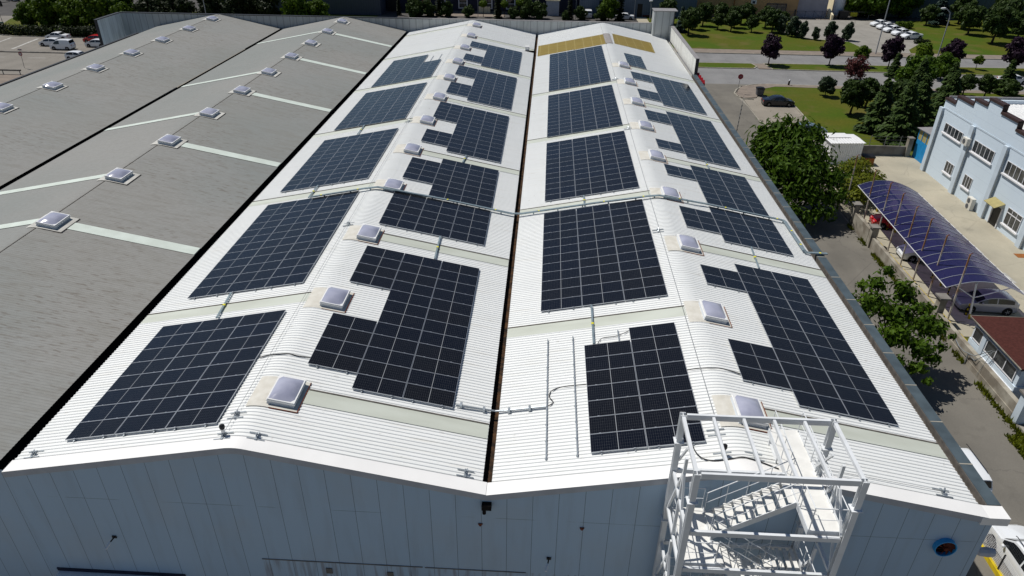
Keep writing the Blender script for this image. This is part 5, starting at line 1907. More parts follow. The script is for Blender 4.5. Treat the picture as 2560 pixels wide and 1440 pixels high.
t = thing('waste_container', (59.0, 66.5, .06), 'small orange brown container with a dark lid beside the white shed', 'container')
b = MB(); b.box(58.75, 66.1, .12, 59.9, 67.2, .95); b.build('box', M['orange'], t)
b = MB(); b.box(58.70, 66.05, .955, 59.95, 67.25, 1.15); b.build('lid', M['black'], t)
b = MB()
for x in (58.9, 59.7):
    for y in (66.25, 67.0):
        b.tube([(x - .04, y, .13), (x + .04, y, .13)], .07, 8)
b.build('wheel', M['rubber'], t)

# ---------------------------------------------------------------- street corner furniture
t = thing('stop_sign', (50.85, 97.1, .13), 'red stop sign on a thin pole at the street corner', 'sign')
b = MB(); b.tube([(50.75, 97.15, .1), (50.85, 97.1, 3.05)], .035, 8); b.build('pole', M['wire'], t)
b = MB()
oct_ = [(50.85 + .42 * math.cos(R(22.5 + 45 * k)), 2.72 + .42 * math.sin(R(22.5 + 45 * k))) for k in range(8)]
b.prism(oct_, 'y', 97.04, 97.06)
b.build('sign_plate', M['stopred'], t)
b = MB()
b.prism([(50.85 + .17 * math.cos(R(45 * k)), 2.72 + .17 * math.sin(R(45 * k))) for k in range(8)], 'y', 97.03, 97.038)
b.build('sign_face', mat('sign_grey', (.24, .12, .13), .6), t)
t = thing('waste_bin', (54.0, 96.3, .13), 'grey wheeled waste bin with a black lid on the grass corner', 'bin')
b = MB()
b.prism([(53.55, .18), (54.45, .18), (54.6, 1.15), (53.45, 1.15)], 'y', 95.9, 96.8)
b.build('body', M['bin'], t)
b = MB(); b.prism([(53.4, 1.155), (54.65, 1.155), (54.6, 1.3), (54.0, 1.36), (53.45, 1.3)], 'y', 95.84, 96.88); b.build('lid', M['black'], t)
b = MB()
for x in (53.7, 54.3):
    for y in (96.0, 96.7):
        b.tube([(x - .03, y, .19), (x + .03, y, .19)], .07, 10)
b.build('wheel', M['rubber'], t)
t = thing('stone_stump', (60.4, 103.2, .13), 'small brown stump with a white top at the avenue kerb', 'post')
b = MB(); b.tube([(60.4, 103.0, .1), (60.4, 103.0, .5), (60.45, 103.0, .85)], [.17, .15, .14], 8); b.build('stem', M['bark'], t)
b = MB(); b.tube([(60.45, 103.0, .85), (60.45, 103.0, 1.02)], [.17, .10], 8); b.build('top', M['pvc'], t)
def lamp(x, y, h, reach, label, rz=0.0, group='street lamps'):
    t = thing('street_lamp', (x, y, 0), label, 'street lamp', group)
    c, s = math.cos(rz), math.sin(rz)
    b = MB()
    b.tube([(x, y, 0), (x, y, h - 1.6), (x + c * .1 * reach, y + s * .1 * reach, h - .7), (x + c * .45 * reach, y + s * .45 * reach, h - .12), (x + c * reach, y + s * reach, h)], [.11, .085, .075, .06, .05], 10)
    b.build('pole', M['pole'], t)
    b = MB()
    p = Vector((x + c * reach, y + s * reach, h))
    d = Vector((c, s, .05))
    b.tube([p - d * .1, p + d * .1, p + d * .5, p + d * .72, p + d * .76], [.05, .14, .17, .12, .05], 10)
    b.build('lamp_head', M['white'], t)
lamp(91.6, 119.9, 9.9, -1.9, 'tall curved street lamp standing on the median among plum trees')
lamp(84.3, 128.6, 13.0, -1.5, 'straight street lamp pole by the forecourt entrance')
lamp(44.4, 160.3, 4.4, -.5, 'short white lamp in front of the blue grey shed')
lamp(-49.3, 133, 8.6, 1.2, 'curved lamp beyond the far left of the back parapet')
for i, (x, y, l) in enumerate(((-21.0, 164.0, 'thin pole in front of the slate shed'), (3.8, 160.5, 'thin pole before the dark blue house with white windows'), (26.9, 160.2, 'thin white pole beside the off white cabinet'), (40.6, 160.3, 'thin pole before the blue grey shed, left of the short lamp'), (47.6, 162, 'thin pole between the short lamp and the corner tower'))):
    b = MB(); b.tube([(x, y, 0), (x, y, 8)], .06, 6)
    tag(b.build('utility_pole', M['pole'], None, off=(x, y, 0)), l, 'pole', 'thin poles beyond the back parapet')
t = thing('traffic_sign', (-68.6, 102.6, 0), 'round traffic sign on a leaning pole beside the western road', 'sign')
b = MB(); b.tube([(-68.6, 102.6, 0), (-68.35, 102.6, 3.2)], .035, 6); b.build('pole', M['wire'], t)
b = MB(); b.tube([(-68.47, 102.57, 2.35), (-68.47, 102.54, 2.35)], .33, 14); b.build('round_plate', M['stopred'], t)
b = MB(); b.tube([(-68.47, 102.53, 2.35), (-68.47, 102.525, 2.35)], .22, 14); b.build('plate_face', mat('sign_pale', (.45, .40, .40), .6), t)
b = MB(); b.box(-68.7, 102.55, 2.95, -68.0, 102.58, 3.2); b.build('arrow_plate', mat('sign_pale2', (.40, .33, .33), .6), t)
t = thing('traffic_light', (-96.9, 138.0, 0), 'dark traffic light on an arm over the cross street', 'traffic light')
b = MB(); b.tube([(-96.9, 138, 0), (-97.0, 138, 4.6), (-93.8, 138, 5.0)], .07, 6); b.build('pole', M['black'], t)
b = MB(); b.box(-97.6, 137.9, 3.5, -97.2, 138.2, 4.6); b.box(-96.2, 137.9, 4.0, -95.8, 138.2, 5.1); b.build('signal_head', M['black'], t)
b = MB()
for k in range(3):
    b.tube([(-97.4, 137.89, 3.7 + k * .34), (-97.4, 137.85, 3.7 + k * .34)], .1, 8)
b.build('lens', M['carglass'], t)
t = thing('guard_rail', (-68, 97, 0), 'low railing along the western pavement by the grey roof edge', 'railing')
b = MB()
b.box(-90, 98.0, .62, -66.0, 98.25, .85)
b.build('top_rail', M['conc'], t)
b = MB()
for i in range(9):
    b.box(-89.5 + i * 2.9, 98.08, 0, -89.4 + i * 2.9, 98.18, .62)
b.build('upright', M['wire'], t)
b = MB(); b.box(-93.2, 131.2, .9, -91.6, 131.35, 2.1)
tag(b.build('green_board', mat('green_board', (.03, .12, .09), .6)), 'small green board in front of the junction hedge', 'sign')

# ================================================================ TREES
def leaf_quads(rng, blobs, n, size, aspect=1.0, droop=0.2, fill=0.55, flat=0.0, soft=False):
    """leaf-clump faces through the volume of a set of ellipsoid blobs"""
    b = MB()
    vol = [bl[3] * bl[4] * bl[5] for bl in blobs]
    tot = sum(vol)
    for bl, v in zip(blobs, vol):
        cx, cy, cz, rx, ry, rz_ = bl
        for _ in range(int(n * v / tot) + 1):
            while True:
                d = Vector((rng.gauss(0, 1), rng.gauss(0, 1), rng.gauss(0, 1)))
                if d.length > .01:
                    break
            d.normalize()
            r = min(1.7, abs(rng.gauss(.30, .52))) if soft else fill + (1.08 - fill) * rng.random() ** .7
            p = Vector((cx + d.x * rx * r, cy + d.y * ry * r, cz + d.z * rz_ * r))
            if p.z < .05:
                continue
            nn = (d + Vector((rng.uniform(-1, 1), rng.uniform(-1, 1), rng.uniform(-.6, 1))) * .75)
            nn.z = nn.z * (1 - flat) + flat
            nn.normalize()
            a = nn.cross(Vector((rng.uniform(-1, 1), rng.uniform(-1, 1), rng.uniform(-1, 1))))
            if a.length < .05:
                continue
            a.normalize()
            c = nn.cross(a)
            s = size * rng.uniform(.55, 1.25)
            a *= s * aspect
            c *= s
            dz = Vector((0, 0, -droop * s))
            b.add([p - a * .5, p + c * .42 + dz * .3, p + a * .55 + dz, p - c * .42 + dz * .3], [(0, 1, 2, 3)])
    return b
def crown_blobs(rng, h0, h1, r, k, squash=.8):
    out = [(0, 0, (h0 + h1) / 2, r * .62, r * .62, (h1 - h0) * .42)]
    for i in range(k):
        a = i * 2.4 + rng.uniform(-.5, .5)
        f = (i + .5) / k
        z = h0 + (h1 - h0) * (.12 + .78 * f)
        prof = math.sin(math.pi * (.18 + .72 * f)) ** .7
        rr = r * rng.uniform(.30, .46)
        d = max(0, r * prof - rr * .7) * rng.uniform(.75, 1.0)
        out.append((math.cos(a) * d, math.sin(a) * d, z, rr, rr, rr * squash))
    return out
def trunk_mesh(rng, h, r, top, spread, n=5, fork=.45):
    b = MB()
    lean = rng.uniform(-.12, .12), rng.uniform(-.12, .12)
    pts = [(0, 0, 0), (lean[0] * .3, lean[1] * .3, h * .5), (lean[0], lean[1], h)]
    b.tube([Vector(p) for p in pts], [r * 1.25, r, r * .8], 8)
    for i in range(n):
        a = i * 2.4 + rng.uniform(-.3, .3)
        e = rng.uniform(.5, 1.0)
        b.tube([(lean[0], lean[1], h * .95), (lean[0] + math.cos(a) * spread * .4, lean[1] + math.sin(a) * spread * .4, h + (top - h) * .4 * e), (lean[0] + math.cos(a) * spread * .8, lean[1] + math.sin(a) * spread * .8, h + (top - h) * .8 * e)], [r * .6, r * .38, r * .12], 6)
    return b
def tree(name, label, cat, leaf, trunk_b, leaf_b, group=None):
    t = thing(name, (0, 0, 0), label, cat, group)
    trunk_b.build('trunk', M['bark'], t)
    leaf_b.build('crown', M[leaf], t)
    return t
def broad(seed, name, leaf, h0, h1, r, n, size, k=9, trunk_r=.14, aspect=1.3, fill=.5, cat='tree', squash=.8, flat=0.0):
    rng = random.Random(seed)
    bl = crown_blobs(rng, h0, h1, r, k, squash)
    return tree(name, 'x', cat, leaf, trunk_mesh(rng, h0 + (h1 - h0) * .12, trunk_r, h1, r * .8), leaf_quads(rng, bl, n, size, aspect, .25, fill, flat))
def conifer(seed, name, leaf, h, r, n, size, tiers=9, base_z=.5, cat='conifer', tip=1.0, tr=.13):
    """cedar: tiers of drooping branches, wide at the bottom"""
    rng = random.Random(seed)
    b = MB()
    for i in range(n):
        f = rng.random() ** 1.35
        tier = (math.floor(f * tiers) + rng.gauss(.45, .17)) / tiers
        z = base_z + (h - base_z) * max(0, min(1, tier))
        a = rng.uniform(0, 6.283)
        lob = .78 + .22 * math.sin(a * 3 + math.floor(f * tiers) * 1.9 + seed)
        rmax = r * (1 - max(0, tier)) ** tip * lob + .10
        d = rmax * rng.random() ** .45
        z -= .13 * d
        out = Vector((math.cos(a), math.sin(a), -.35))
        side = Vector((-math.sin(a), math.cos(a), 0))
        p = Vector((math.cos(a) * d, math.sin(a) * d, z))
        s = size * rng.uniform(.6, 1.25)
        w = side * s * .34 + Vector((0, 0, rng.uniform(-.2, .2) * s))
        b.add([p - out * s * .5, p + w, p + out * s * .6 + Vector((0, 0, rng.uniform(-.25, .05) * s)), p - w], [(0, 1, 2, 3)])
    tb = MB()
    tb.tube([(0, 0, 0), (0, 0, h * .5), (0, 0, h * .97)], [tr, tr * .7, .02], 7)
    for i in range(tiers * 3):
        f = (i + .5) / (tiers * 3)
        z = base_z + (h - base_z) * f
        a = i * 2.4
        d = r * (1 - f) * .8
        tb.tube([(0, 0, z), (math.cos(a) * d, math.sin(a) * d, z - .15 * d)], [.035, .012], 4)
    return tree(name, 'x', cat, leaf, tb, b)

# --- the two street trees beside the hall
bt = None
rng = random.Random(11)
bl = []
for x, y, z, rr in ((0, 0, 5.8, 2.6), (-2.9, .6, 6.4, 1.6), (2.2, .0, 5.0, 1.8), (.5, -2.4, 4.6, 2.0), (-1.4, -2.2, 5.4, 1.7), (1.0, 2.4, 6.6, 1.7), (-1.6, 2.0, 7.6, 1.4), (3.8, -1.4, 4.0, 1.4), (-.2, .4, 8.3, 1.0), (-3.6, -1.0, 4.8, 1.3), (1.2, -4.0, 3.2, 1.3), (-.6, -4.2, 3.6, 1.2), (-2.9, 2.0, 7.6, .8), (1.9, 1.0, 7.9, .8), (-.8, 1.6, 8.9, .6), (3.0, -3.6, 2.9, 1.1), (-2.4, -3.0, 4.0, 1.2), (-.9, -5.6, 2.3, .9), (1.4, -5.4, 2.0, .8), (4.4, -2.6, 2.8, .8), (-3.2, 1.2, 7.1, .7), (.8, 1.2, 8.8, .5), (2.5, .8, 7.4, .7), (2.6, 1.4, 6.0, .7), (-4.2, -2.6, 3.4, 1.1), (-3.6, -4.2, 2.4, 1.0), (.2, -6.0, 1.8, .8), (2.6, -5.0, 1.9, .8), (-2.0, -4.8, 2.8, 1.1)):
    bl.append((x, y, z, rr, rr, rr * .9))
tb = trunk_mesh(rng, 2.6, .26, 7.6, 3.4, 9)
t = tree('broadleaf_tree', 'big dark leafy tree beside the hall, by the middle of its right eaves', 'tree', 'lf_big', tb, leaf_quads(rng, bl, 23000, .32, 1.9, .75, .45, 0, True))
t.location = (45.6, 52.7, .016)
rng = random.Random(5)
bl = []
for x, y, z, rr in ((0, 0, 4.4, 1.1), (-1.7, .6, 5.0, .95), (-2.6, -.3, 4.5, .7), (1.6, -.4, 4.0, .95), (2.5, -.2, 3.6, .7), (-.6, -1.5, 3.9, .95), (.9, -1.9, 3.2, .85), (.7, 1.3, 5.3, .8), (-1.3, 1.6, 5.9, .65), (.1, .9, 6.1, .55), (-1.9, -1.4, 3.6, .65), (3.2, .4, 3.5, .45), (.4, -3.0, 2.4, .65), (1.7, -2.3, 2.6, .55), (-3.0, .9, 5.1, .45), (-.7, -2.8, 2.7, .5), (2.1, .8, 4.5, .55), (-3.2, .2, 4.3, .35), (-.3, 2.4, 6.5, .45), (.9, -3.8, 1.9, .4), (2.6, -1.4, 2.9, .4), (-1.2, -.4, 5.0, .5), (1.0, .2, 5.0, .45), (-2.2, 1.7, 5.7, .4), (3.6, -.5, 3.2, .3)):
    bl.append((x, y, z, rr, rr, rr * .8))
tb = trunk_mesh(rng, 1.8, .13, 5.6, 2.1, 12)
t = tree('broadleaf_tree', 'smaller bright green street tree with gaps in its crown, near the booth', 'tree', 'lf_near', tb, leaf_quads(rng, bl, 11000, .235, 1.6, .5, .15, 0, True))
t.location = (44.9, 25.4, .016)
rng = random.Random(6)
t = tree('young_tree', 'thin low sapling just outside the eaves coping', 'tree', 'lf_near', trunk_mesh(rng, .8, .04, 3.2, .8, 4), leaf_quads(rng, [(0, 0, 2.2, .9, 1.1, .8), (-.3, .8, 3.0, .5, .6, .5)], 420, .26, 1.6, .4, .1))
t.location = (42.7, 39.6, .016)
rng = random.Random(8)
bl = [(0, 0, 2.2, 1.8, 1.8, 1.5), (1.6, .8, 2.0, 1.2, 1.2, 1.1), (-.8, 2.0, 3.0, 1.5, 1.5, 1.4), (.8, 3.2, 3.2, 1.3, 1.4, 1.3), (1.0, -1.2, 1.6, 1.2, 1.2, 1.0), (-1.4, -.6, 2.2, 1.1, 1.2, 1.3), (2.2, 2.2, 2.2, 1.1, 1.1, 1.0), (-1.2, -2.4, 1.8, .9, 1.2, 1.1)]
t = tree('yellow_green_bush', 'bushy yellow green shrub behind the far end of the carport', 'bush', 'lf_yel', trunk_mesh(rng, .8, .12, 3.2, 1.4, 5), leaf_quads(rng, bl, 8000, .25, 1.1, .1, .5))
t.location = (54.1, 55.4, .03)
t.scale = (1.05, 1.05, .78)

# --- cedars, pines and shrubs on the corner lawn
ced = [conifer(21, 'cedar_tree', 'lf_cedar', 8.0, 2.9, 5200, .62, 10, .6), conifer(22, 'cedar_tree', 'lf_cedar', 7.2, 2.6, 4600, .62, 9, .5)]
cl = [((66.0, 74.6), 1.02, 0, 0.3, 'tall green cedar nearest the concrete wall'), ((65.0, 79.0), 1.0, 1, 1.4, 'green cedar with its shadow on the lawn, left of the tallest'), ((69.6, 78.6), 1.0, 0, 2.2, 'cedar just left of the pale blue building corner'), ((67.0, 83.2), .82, 1, 3.0, 'short cedar at the left front of the conifer clump'),
      ((70.8, 84.0), .95, 1, .8, 'cedar in the middle of the conifer clump'), ((74.2, 80.6), 1.0, 0, 4.0, 'cedar rising behind the stepped gable'), ((80.2, 110.6), .55, 1, 5.1, 'small pointed cedar standing alone at the avenue edge'), ((75.0, 91.0), .9, 0, 3.3, 'cedar at the back of the clump under the leafy green tree'),
      ((81.5, 94.6), .85, 1, 1.9, 'cedar right of the leafy green tree'), ((93.4, 100.8), .68, 0, .5, 'drooping cedar right of the white avenue car')]
done = set()
for (x, y), s, k, a, l in cl:
    place(ced[k], k not in done, (x, y, .1), a, l, 'cedars on the corner lawn', s)
    done.add(k)
pn = [broad(31, 'pine_tree', 'lf_pine', 1.1, 4.9, 2.1, 3400, .34, 11, .14, 1.9, .45, 'pine', .75), broad(32, 'pine_tree', 'lf_pine', 1.0, 4.4, 1.9, 3000, .34, 10, .13, 1.9, .45, 'pine', .7)]
pl = [((64.6, 87.0), 1.02, 0, 'dark round pine with a bare trunk at the left end of the conifer clump'), ((68.0, 90.4), 1.05, 1, 'dark pine behind the left cedars'), ((71.4, 88.4), 1.0, 0, 'dark pine in the shade of the conifer clump'), ((86.2, 98.8), .8, 1, 'low dark pine behind the stepped gable, left one'), ((89.2, 98.2), .72, 0, 'low dark pine behind the stepped gable, middle one'), ((92.0, 96.6), .75, 1, 'low dark pine behind the stepped gable, right one'), ((96.4, 96.8), .95, 0, 'dark pine at the right edge behind the white roof'),
      # park beyond the avenue
      ((50.6, 143.4), 1.15, 0, 'pine closest to the corner tower, in front row'), ((52.6, 150.0), 1.05, 1, 'pine behind the one closest to the corner tower'), ((55.6, 154.4), 1.0, 0, 'second pine from the left in the park back row'), ((60.6, 158.4), 1.05, 1, 'third pine from the left in the park back row'), ((60.7, 148.6), .9, 0, 'park pine leaning left with a long round shadow'), ((65.0, 157.8), 1.0, 1, 'back row park pine before the tan wall'), ((65.1, 148.2), .74, 0, 'smallest park pine with a thin straight trunk'), ((69.4, 153.6), 1.08, 1, 'back row park pine left of the tan building door'), ((69.6, 148.6), 1.0, 0, 'park pine at the right end of the front row'), ((74.0, 156.0), .78, 1, 'small park pine beside the grey green shrubs'), ((47.6, 156.0), 1.1, 0, 'pine just right of the corner tower, far back'),
      ((57.5, 161.5), .95, 1, 'far park pine right in front of the tan wall'), ((62.4, 153.2), .95, 0, 'park pine in the middle of the second row'), ((67.0, 160.6), 1.0, 1, 'park pine right before the white wall plate'), ((58.2, 150.6), .8, 1, 'park pine left of the leaning one'),
      ((112.6, 150.6), 1.25, 0, 'big dark pine left in the right hand park group'), ((114.6, 157.6), 1.3, 1, 'big dark pine at the back of the right hand park group'), ((112.9, 141.4), 1.5, 0, 'largest dark pine nearest the avenue on the right'), ((119.4, 144.2), 1.4, 1, 'large dark pine at the right edge of the park'), ((122.4, 155.4), 1.45, 0, 'dark pine at the back right of the park'), ((108.2, 161.0), 1.1, 1, 'dark pine beside the dark teal building'), ((118.8, 150.0), 1.4, 1, 'dark pine squeezed between its larger neighbours on the right'), ((126.8, 149.6), 1.5, 0, 'dark pine cut off by the right edge of the picture'), ((117.2, 164.4), 1.35, 0, 'dark pine under the dark teal wall at the top right'), ((126, 164.4), 1.4, 1, 'dark pine at the very top right corner')]
done = set()
for i, ((x, y), s, k, l) in enumerate(pl):
    place(pn[k], k not in done, (x, y, .12), i * 1.3, l, 'dark pines around the avenue', s)
    done.add(k)
bc = conifer(41, 'blue_conifer', 'lf_bluec', 6.4, 2.0, 2600, .55, 8, .3)
place(bc, True, (112.0, 163.6, .1), 0, 'bluish conifer at the top right by the dark teal building', 'bluish conifers', 1.25)
place(bc, False, (99.6, 98.6, .1), 1, 'bluish conifer at the right edge above the white roof', 'bluish conifers', .8)
place(bc, False, (49.4, 146.6, .1), 2, 'bluish conifer with drooping twigs next to the corner tower', 'bluish conifers', .85)
lw = broad(51, 'leafy_tree', 'lf_near', .5, 5.6, 3.1, 3600, .42, 10, .14, 1.3, .35)
place(lw, True, (79.4, 101.4, .1), 0, 'bright leafy tree between the conifer clump and the curved lamp')
for i, (x, y, s, l) in enumerate(((87.8, 109.6, .78, 'leafy tree climbing round the foot of the curved lamp'), (100.2, 169.6, 1.75, 'large leafy tree behind the row of white sedans'), (106.4, 171.4, 1.5, 'large leafy tree right of the one behind the white sedans'), (95.8, 171.2, 1.45, 'large leafy tree left of the one behind the white sedans'))):
    place(lw, False, (x, y, .1), i * 2.0 + 1, l, None, s)
pm = broad(61, 'plum_tree', 'lf_plum', 1.1, 5.3, 2.05, 2600, .38, 10, .09, 1.4, .42)
for i, (x, y, s, l) in enumerate(((60.8, 117.3, 1.0, 'purple plum tree at the left end of the median, by the path'), (71.7, 117.6, 1.05, 'purple plum tree second from the left on the median'), (82.0, 117.0, 1.03, 'purple plum tree in front of the forecourt entrance'), (92.8, 117.3, .98, 'purple plum tree behind the curved street lamp'), (103.0, 116.0, 1.12, 'purple plum tree farthest right on the median'))):
    place(pm, i == 0, (x, y, .12), i * 1.7, l, 'purple plum trees on the median', (s, s, s))
gl = broad(71, 'globe_tree', 'lf_lime', 1.5, 3.6, 1.5, 1700, .32, 8, .08, 1.1, .55, 'tree', .75)
for i, (x, y, s, l) in enumerate(((77.3, 117.6, 1.0, 'round lime green tree between the second and third plum trees'), (87.5, 117.0, 1.22, 'larger round lime green tree between the third and fourth plum trees'), (97.6, 117.4, .66, 'tiny round lime green tree on the median'))):
    place(gl, i == 0, (x, y, .12), i * 1.1, l, 'round green trees on the median', s)
rd = broad(81, 'reddish_shrub', 'lf_red', .3, 3.7, 2.2, 1500, .30, 9, .06, 1.6, .15, 'bush', 1.0)
place(rd, True, (72.6, 107.6, .1), 0, 'twiggy reddish purple shrub at the avenue edge left of the cedars')
sb = broad(91, 'round_shrub', 'lf_olive', .4, 3.2, 1.5, 1700, .36, 8, .06, 1.3, .3, 'bush')
place(sb, True, (64.2, 96.6, .1), 0, 'leafy shrub alone on the corner lawn near the dark sedan')
ol = broad(95, 'grey_green_shrub', 'lf_olive', .1, 3.7, 1.35, 1700, .34, 8, .05, 1.6, .4, 'bush', 1.2)
for i, (x, y, s, l) in enumerate(((72.6, 144.2, 1.15, 'grey green shrub leftmost of the forecourt edge'), (74.3, 142.6, .95, 'grey green shrub second from the left on the forecourt edge'), (76.6, 141.1, .72, 'smallest grey green shrub on the forecourt edge'), (79.9, 142.4, 1.0, 'wide grey green shrub behind the second plum tree'), (83.2, 141.3, 1.0, 'grey green shrub at the right end of the forecourt edge'), (71.0, 147.2, 1.1, 'grey green shrub behind the leftmost forecourt shrub'))):
    place(ol, i == 0, (x, y, .12), i * 2.1, l, 'grey green shrubs along the forecourt', s)
rng = random.Random(97)
b = leaf_quads(rng, [(-1.2 + k * .6, 0, .45, .5, .55, .42) for k in range(5)], 900, .22, 1.1, .1, .6)
o = b.build('clipped_hedge', M['lf_hedge']); o.location = (97.9, 139.6, .14)
tag(o, 'low clipped hedge just below the row of white sedans', 'hedge')
b = leaf_quads(rng, [(-1.5 + k * .9, .3 * (k % 2), .8, .8, .8, .75) for k in range(4)], 1200, .28, 1.1, .1, .5)
o = b.build('bright_bush', M['lf_wood']); o.location = (101.4, 156.4, .14)
tag(o, 'bright green bush right of the white sedans', 'bush')

# --- trees beyond the back parapet and at the western junction
wd = [broad(101, 'roadside_tree', 'lf_wood', .6, 8.2, 3.6, 3600, .55, 12, .18, 1.2, .4), broad(102, 'roadside_tree', 'lf_wood', .5, 7.0, 3.2, 3200, .52, 11, .16, 1.2, .42)]
wl = [(-88.5, 134.6, .80, 1, 'leafy tree at the left end of the junction thicket'), (-83.0, 133.4, .98, 0, 'tall leafy tree second in the junction thicket'), (-77.4, 132.6, 1.0, 1, 'leafy tree in the middle of the junction thicket'), (-71.8, 132.4, 1.1, 0, 'brightest leafy tree above the red car'), (-66.4, 131.6, .9, 1, 'leafy tree beside the return wall'), (-79.8, 138.6, 1.15, 0, 'leafy tree in the second row of the junction thicket'), (-88, 141, 1.0, 1, 'leafy tree at the back left of the junction thicket'), (-70.4, 138.6, 1.15, 1, 'leafy tree behind the brightest one'), (-93.6, 147.0, .9, 0, 'leafy tree far left along the cross street'),
      (-33.2, 140.4, 1.0, 0, 'bright leafy tree behind the parapet, left of the slate shed'), (-28.8, 142.0, .88, 1, 'darker leafy tree right of the bright one behind the parapet'), (34.6, 158.6, .72, 0, 'bright tree before the blue grey shed, beside the dark cypress')]
done = set()
for i, (x, y, s, k, l) in enumerate(wl):
    place(wd[k], k not in done, (x, y, .05), i * 1.9, l, 'leafy trees beyond the halls', s)
    done.add(k)
dk = broad(111, 'dark_tree', 'lf_hedge', .4, 7.6, 3.4, 2800, .55, 10, .18, 1.3, .42)
for i, (x, y, s, l) in enumerate(((-60.8, 132.8, 1.0, 'dark tree right behind the return wall corner'), (-56.0, 136.0, 1.05, 'second dark tree behind the parapet from the left'), (-50.6, 138.4, 1.0, 'third dark tree behind the parapet, by the curved lamp'), (-45.2, 139.4, 1.08, 'fourth dark tree behind the parapet'), (-40.0, 140.6, 1.05, 'fifth dark tree behind the parapet, left of the bright one'), (-63.5, 139.8, 1.1, 'dark tree in the second row behind the return wall'), (-53, 146, 1.2, 'dark tree deep in the second row behind the parapet'), (-44, 150, 1.2, 'last dark tree in the second row behind the parapet'))):
    place(dk, i == 0, (x, y, .05), i * 1.4, l, 'dark trees behind the grey hall', s)
b = MB()
rng = random.Random(120)
b = leaf_quads(rng, [(x, 128.9 + (x + 80) ** 2 * .006 * (1 if x < -80 else .1) + rng.uniform(-.2, .2), 1.0, 1.3, .9, 1.15) for x in [-94.5 + 1.25 * k for k in range(26)]], 5200, .36, 1.2, .2, .6)
o = b.build('hedge', M['lf_hedge'])
tag(o, 'dark untrimmed hedge along the kerb behind the waiting cars', 'hedge')
bu = broad(131, 'round_bush', 'lf_pine', .1, 3.4, 2.0, 2200, .36, 8, .08, 1.2, .5, 'bush', .9)
for i, (x, y, s, l) in enumerate(((-8.2, 160.4, 1.05, 'round dark bush at the left of the dark blue house'), (-3.8, 160.6, 1.0, 'round dark bush left in front of the dark blue house'), (1.6, 160.2, .78, 'small round bush before the dark blue house'), (15.6, 160.8, 1.25, 'large round dark bush left of the off white cabinet'), (18.4, 160.0, 1.1, 'round dark bush touching the off white cabinet'), (28.0, 160.0, .88, 'round dark bush left of the white van beyond the parapet'), (33.0, 159.8, 1.0, 'round dark bush right of the white van beyond the parapet'), (12.4, 159.6, .8, 'low dark bush between the cypress and the large bush'), (24.6, 159.2, .6, 'low yellowish bush before the blue grey shed'), (-11, 158.6, 1.2, 'dark bush by the recess of the slate shed'))):
    place(bu, i == 0, (x, y, .04), i * 1.2, l, 'round bushes beyond the parapet', s)
cy = conifer(141, 'cypress', 'lf_hedge', 7.6, .95, 1700, .40, 14, .2, 'cypress', .6, .08)
for i, (x, y, s, l) in enumerate(((-10.8, 160.8, .95, 'dark cypress at the left of the dark blue house'), (-5.6, 161.0, .9, 'thin dark cypress between two round bushes'), (8.6, 159.6, 1.0, 'dark cypress before a white framed window'), (25.6, 159.6, .8, 'thin cypress beside the off white cabinet'), (37.2, 159.2, 1.1, 'broad dark cypress before the blue grey shed'), (-15.2, 161, .6, 'short cypress in the recess of the slate shed'))):
    place(cy, i == 0, (x, y, .04), i, l, 'dark cypresses beyond the parapet', (s * 1.1, s * 1.1, s))
for i, (x, y, z, s, l) in enumerate(((5.0, 161.2, 2.4, 1.0, 'round clipped topiary left on the dark blue house front'), (10.0, 161.2, 2.4, 1.0, 'round clipped topiary in the middle of the dark blue house front'), (13.8, 161.4, 2.2, 1.15, 'round clipped topiary at the right of the dark blue house front'))):
    if i == 0:
        tp = thing('topiary', (0, 0, 0), 'x', 'topiary', 'clipped topiaries by the dark blue house')
        leaf_quads(random.Random(150), [(0, 0, 3.0, .95, .95, .8)], 700, .28, 1, .1, .6).build('crown', M['lf_lime'], tp)
        b = MB(); b.tube([(0, 0, 0), (0, 0, 2.5)], .08, 6); b.build('trunk', M['bark'], tp)
    place(tp, i == 0, (x, y, 0), i, l, None, s)

# ================================================================ FAR BUILDINGS
def facade(name, label, x0, x1, y, h, depth, m, roof='gcap'):
    t = thing(name, ((x0 + x1) / 2, y, 0), label, 'building')
    b = MB(); b.box(x0, y, 0, x1, y + depth, h); b.build('wall', M[m], t)
    b = MB(); b.box(x0 - .2, y - .2, h + .002, x1 + .2, y + depth + .2, h + .2); b.build('roof', M[roof], t)
    return t
def far_window(t, y, x0, x1, z0, z1, frame=True, fw=.22):
    b = MB(); b.quad((x0, y - .02, z0), (x1, y - .02, z0), (x1, y - .02, z1), (x0, y - .02, z1))
    w = b.build('window', M['glass'], t)
    if frame:
        b = MB()
        b.box(x0 - fw, y - .10, z0 - fw, x1 + fw, y - .003, z0)
        b.box(x0 - fw, y - .10, z1, x1 + fw, y - .003, z1 + fw)
        b.box(x0 - fw, y - .10, z0 + .001, x0, y - .003, z1 - .001)
        b.box(x1, y - .10, z0 + .001, x1 + fw, y - .003, z1 - .001)
        b.box(x0, y - .07, (z0 + z1) / 2 - .05, x1, y - .025, (z0 + z1) / 2 + .05)
        b.build('window_frame', M['pvc'], w)
t = facade('slate_shed', 'long slate grey shed behind the left part of the back parapet', -58, -19.5, 160.8, 8, 25, 'shed_dark')
b = MB(); b.box(-35.6, 160.6, 0, -35.3, 160.78, 7.8); b.build('downpipe', M['pole'], t)
t = facade('slate_shed', 'darker recessed slate shed with a black doorway', -19.2, -10.8, 166.5, 8, 22, 'navy_wall')
b = MB(); b.quad((-19.0, 166.48, 0), (-16.6, 166.48, 0), (-16.6, 166.48, 4.5), (-19.0, 166.48, 4.5)); b.build('doorway', M['black'], t)
t = facade('tan_annex', 'narrow tan wall left of the dark blue house', -11.2, -8.6, 168.4, 5.5, 5, 'tan_wall')
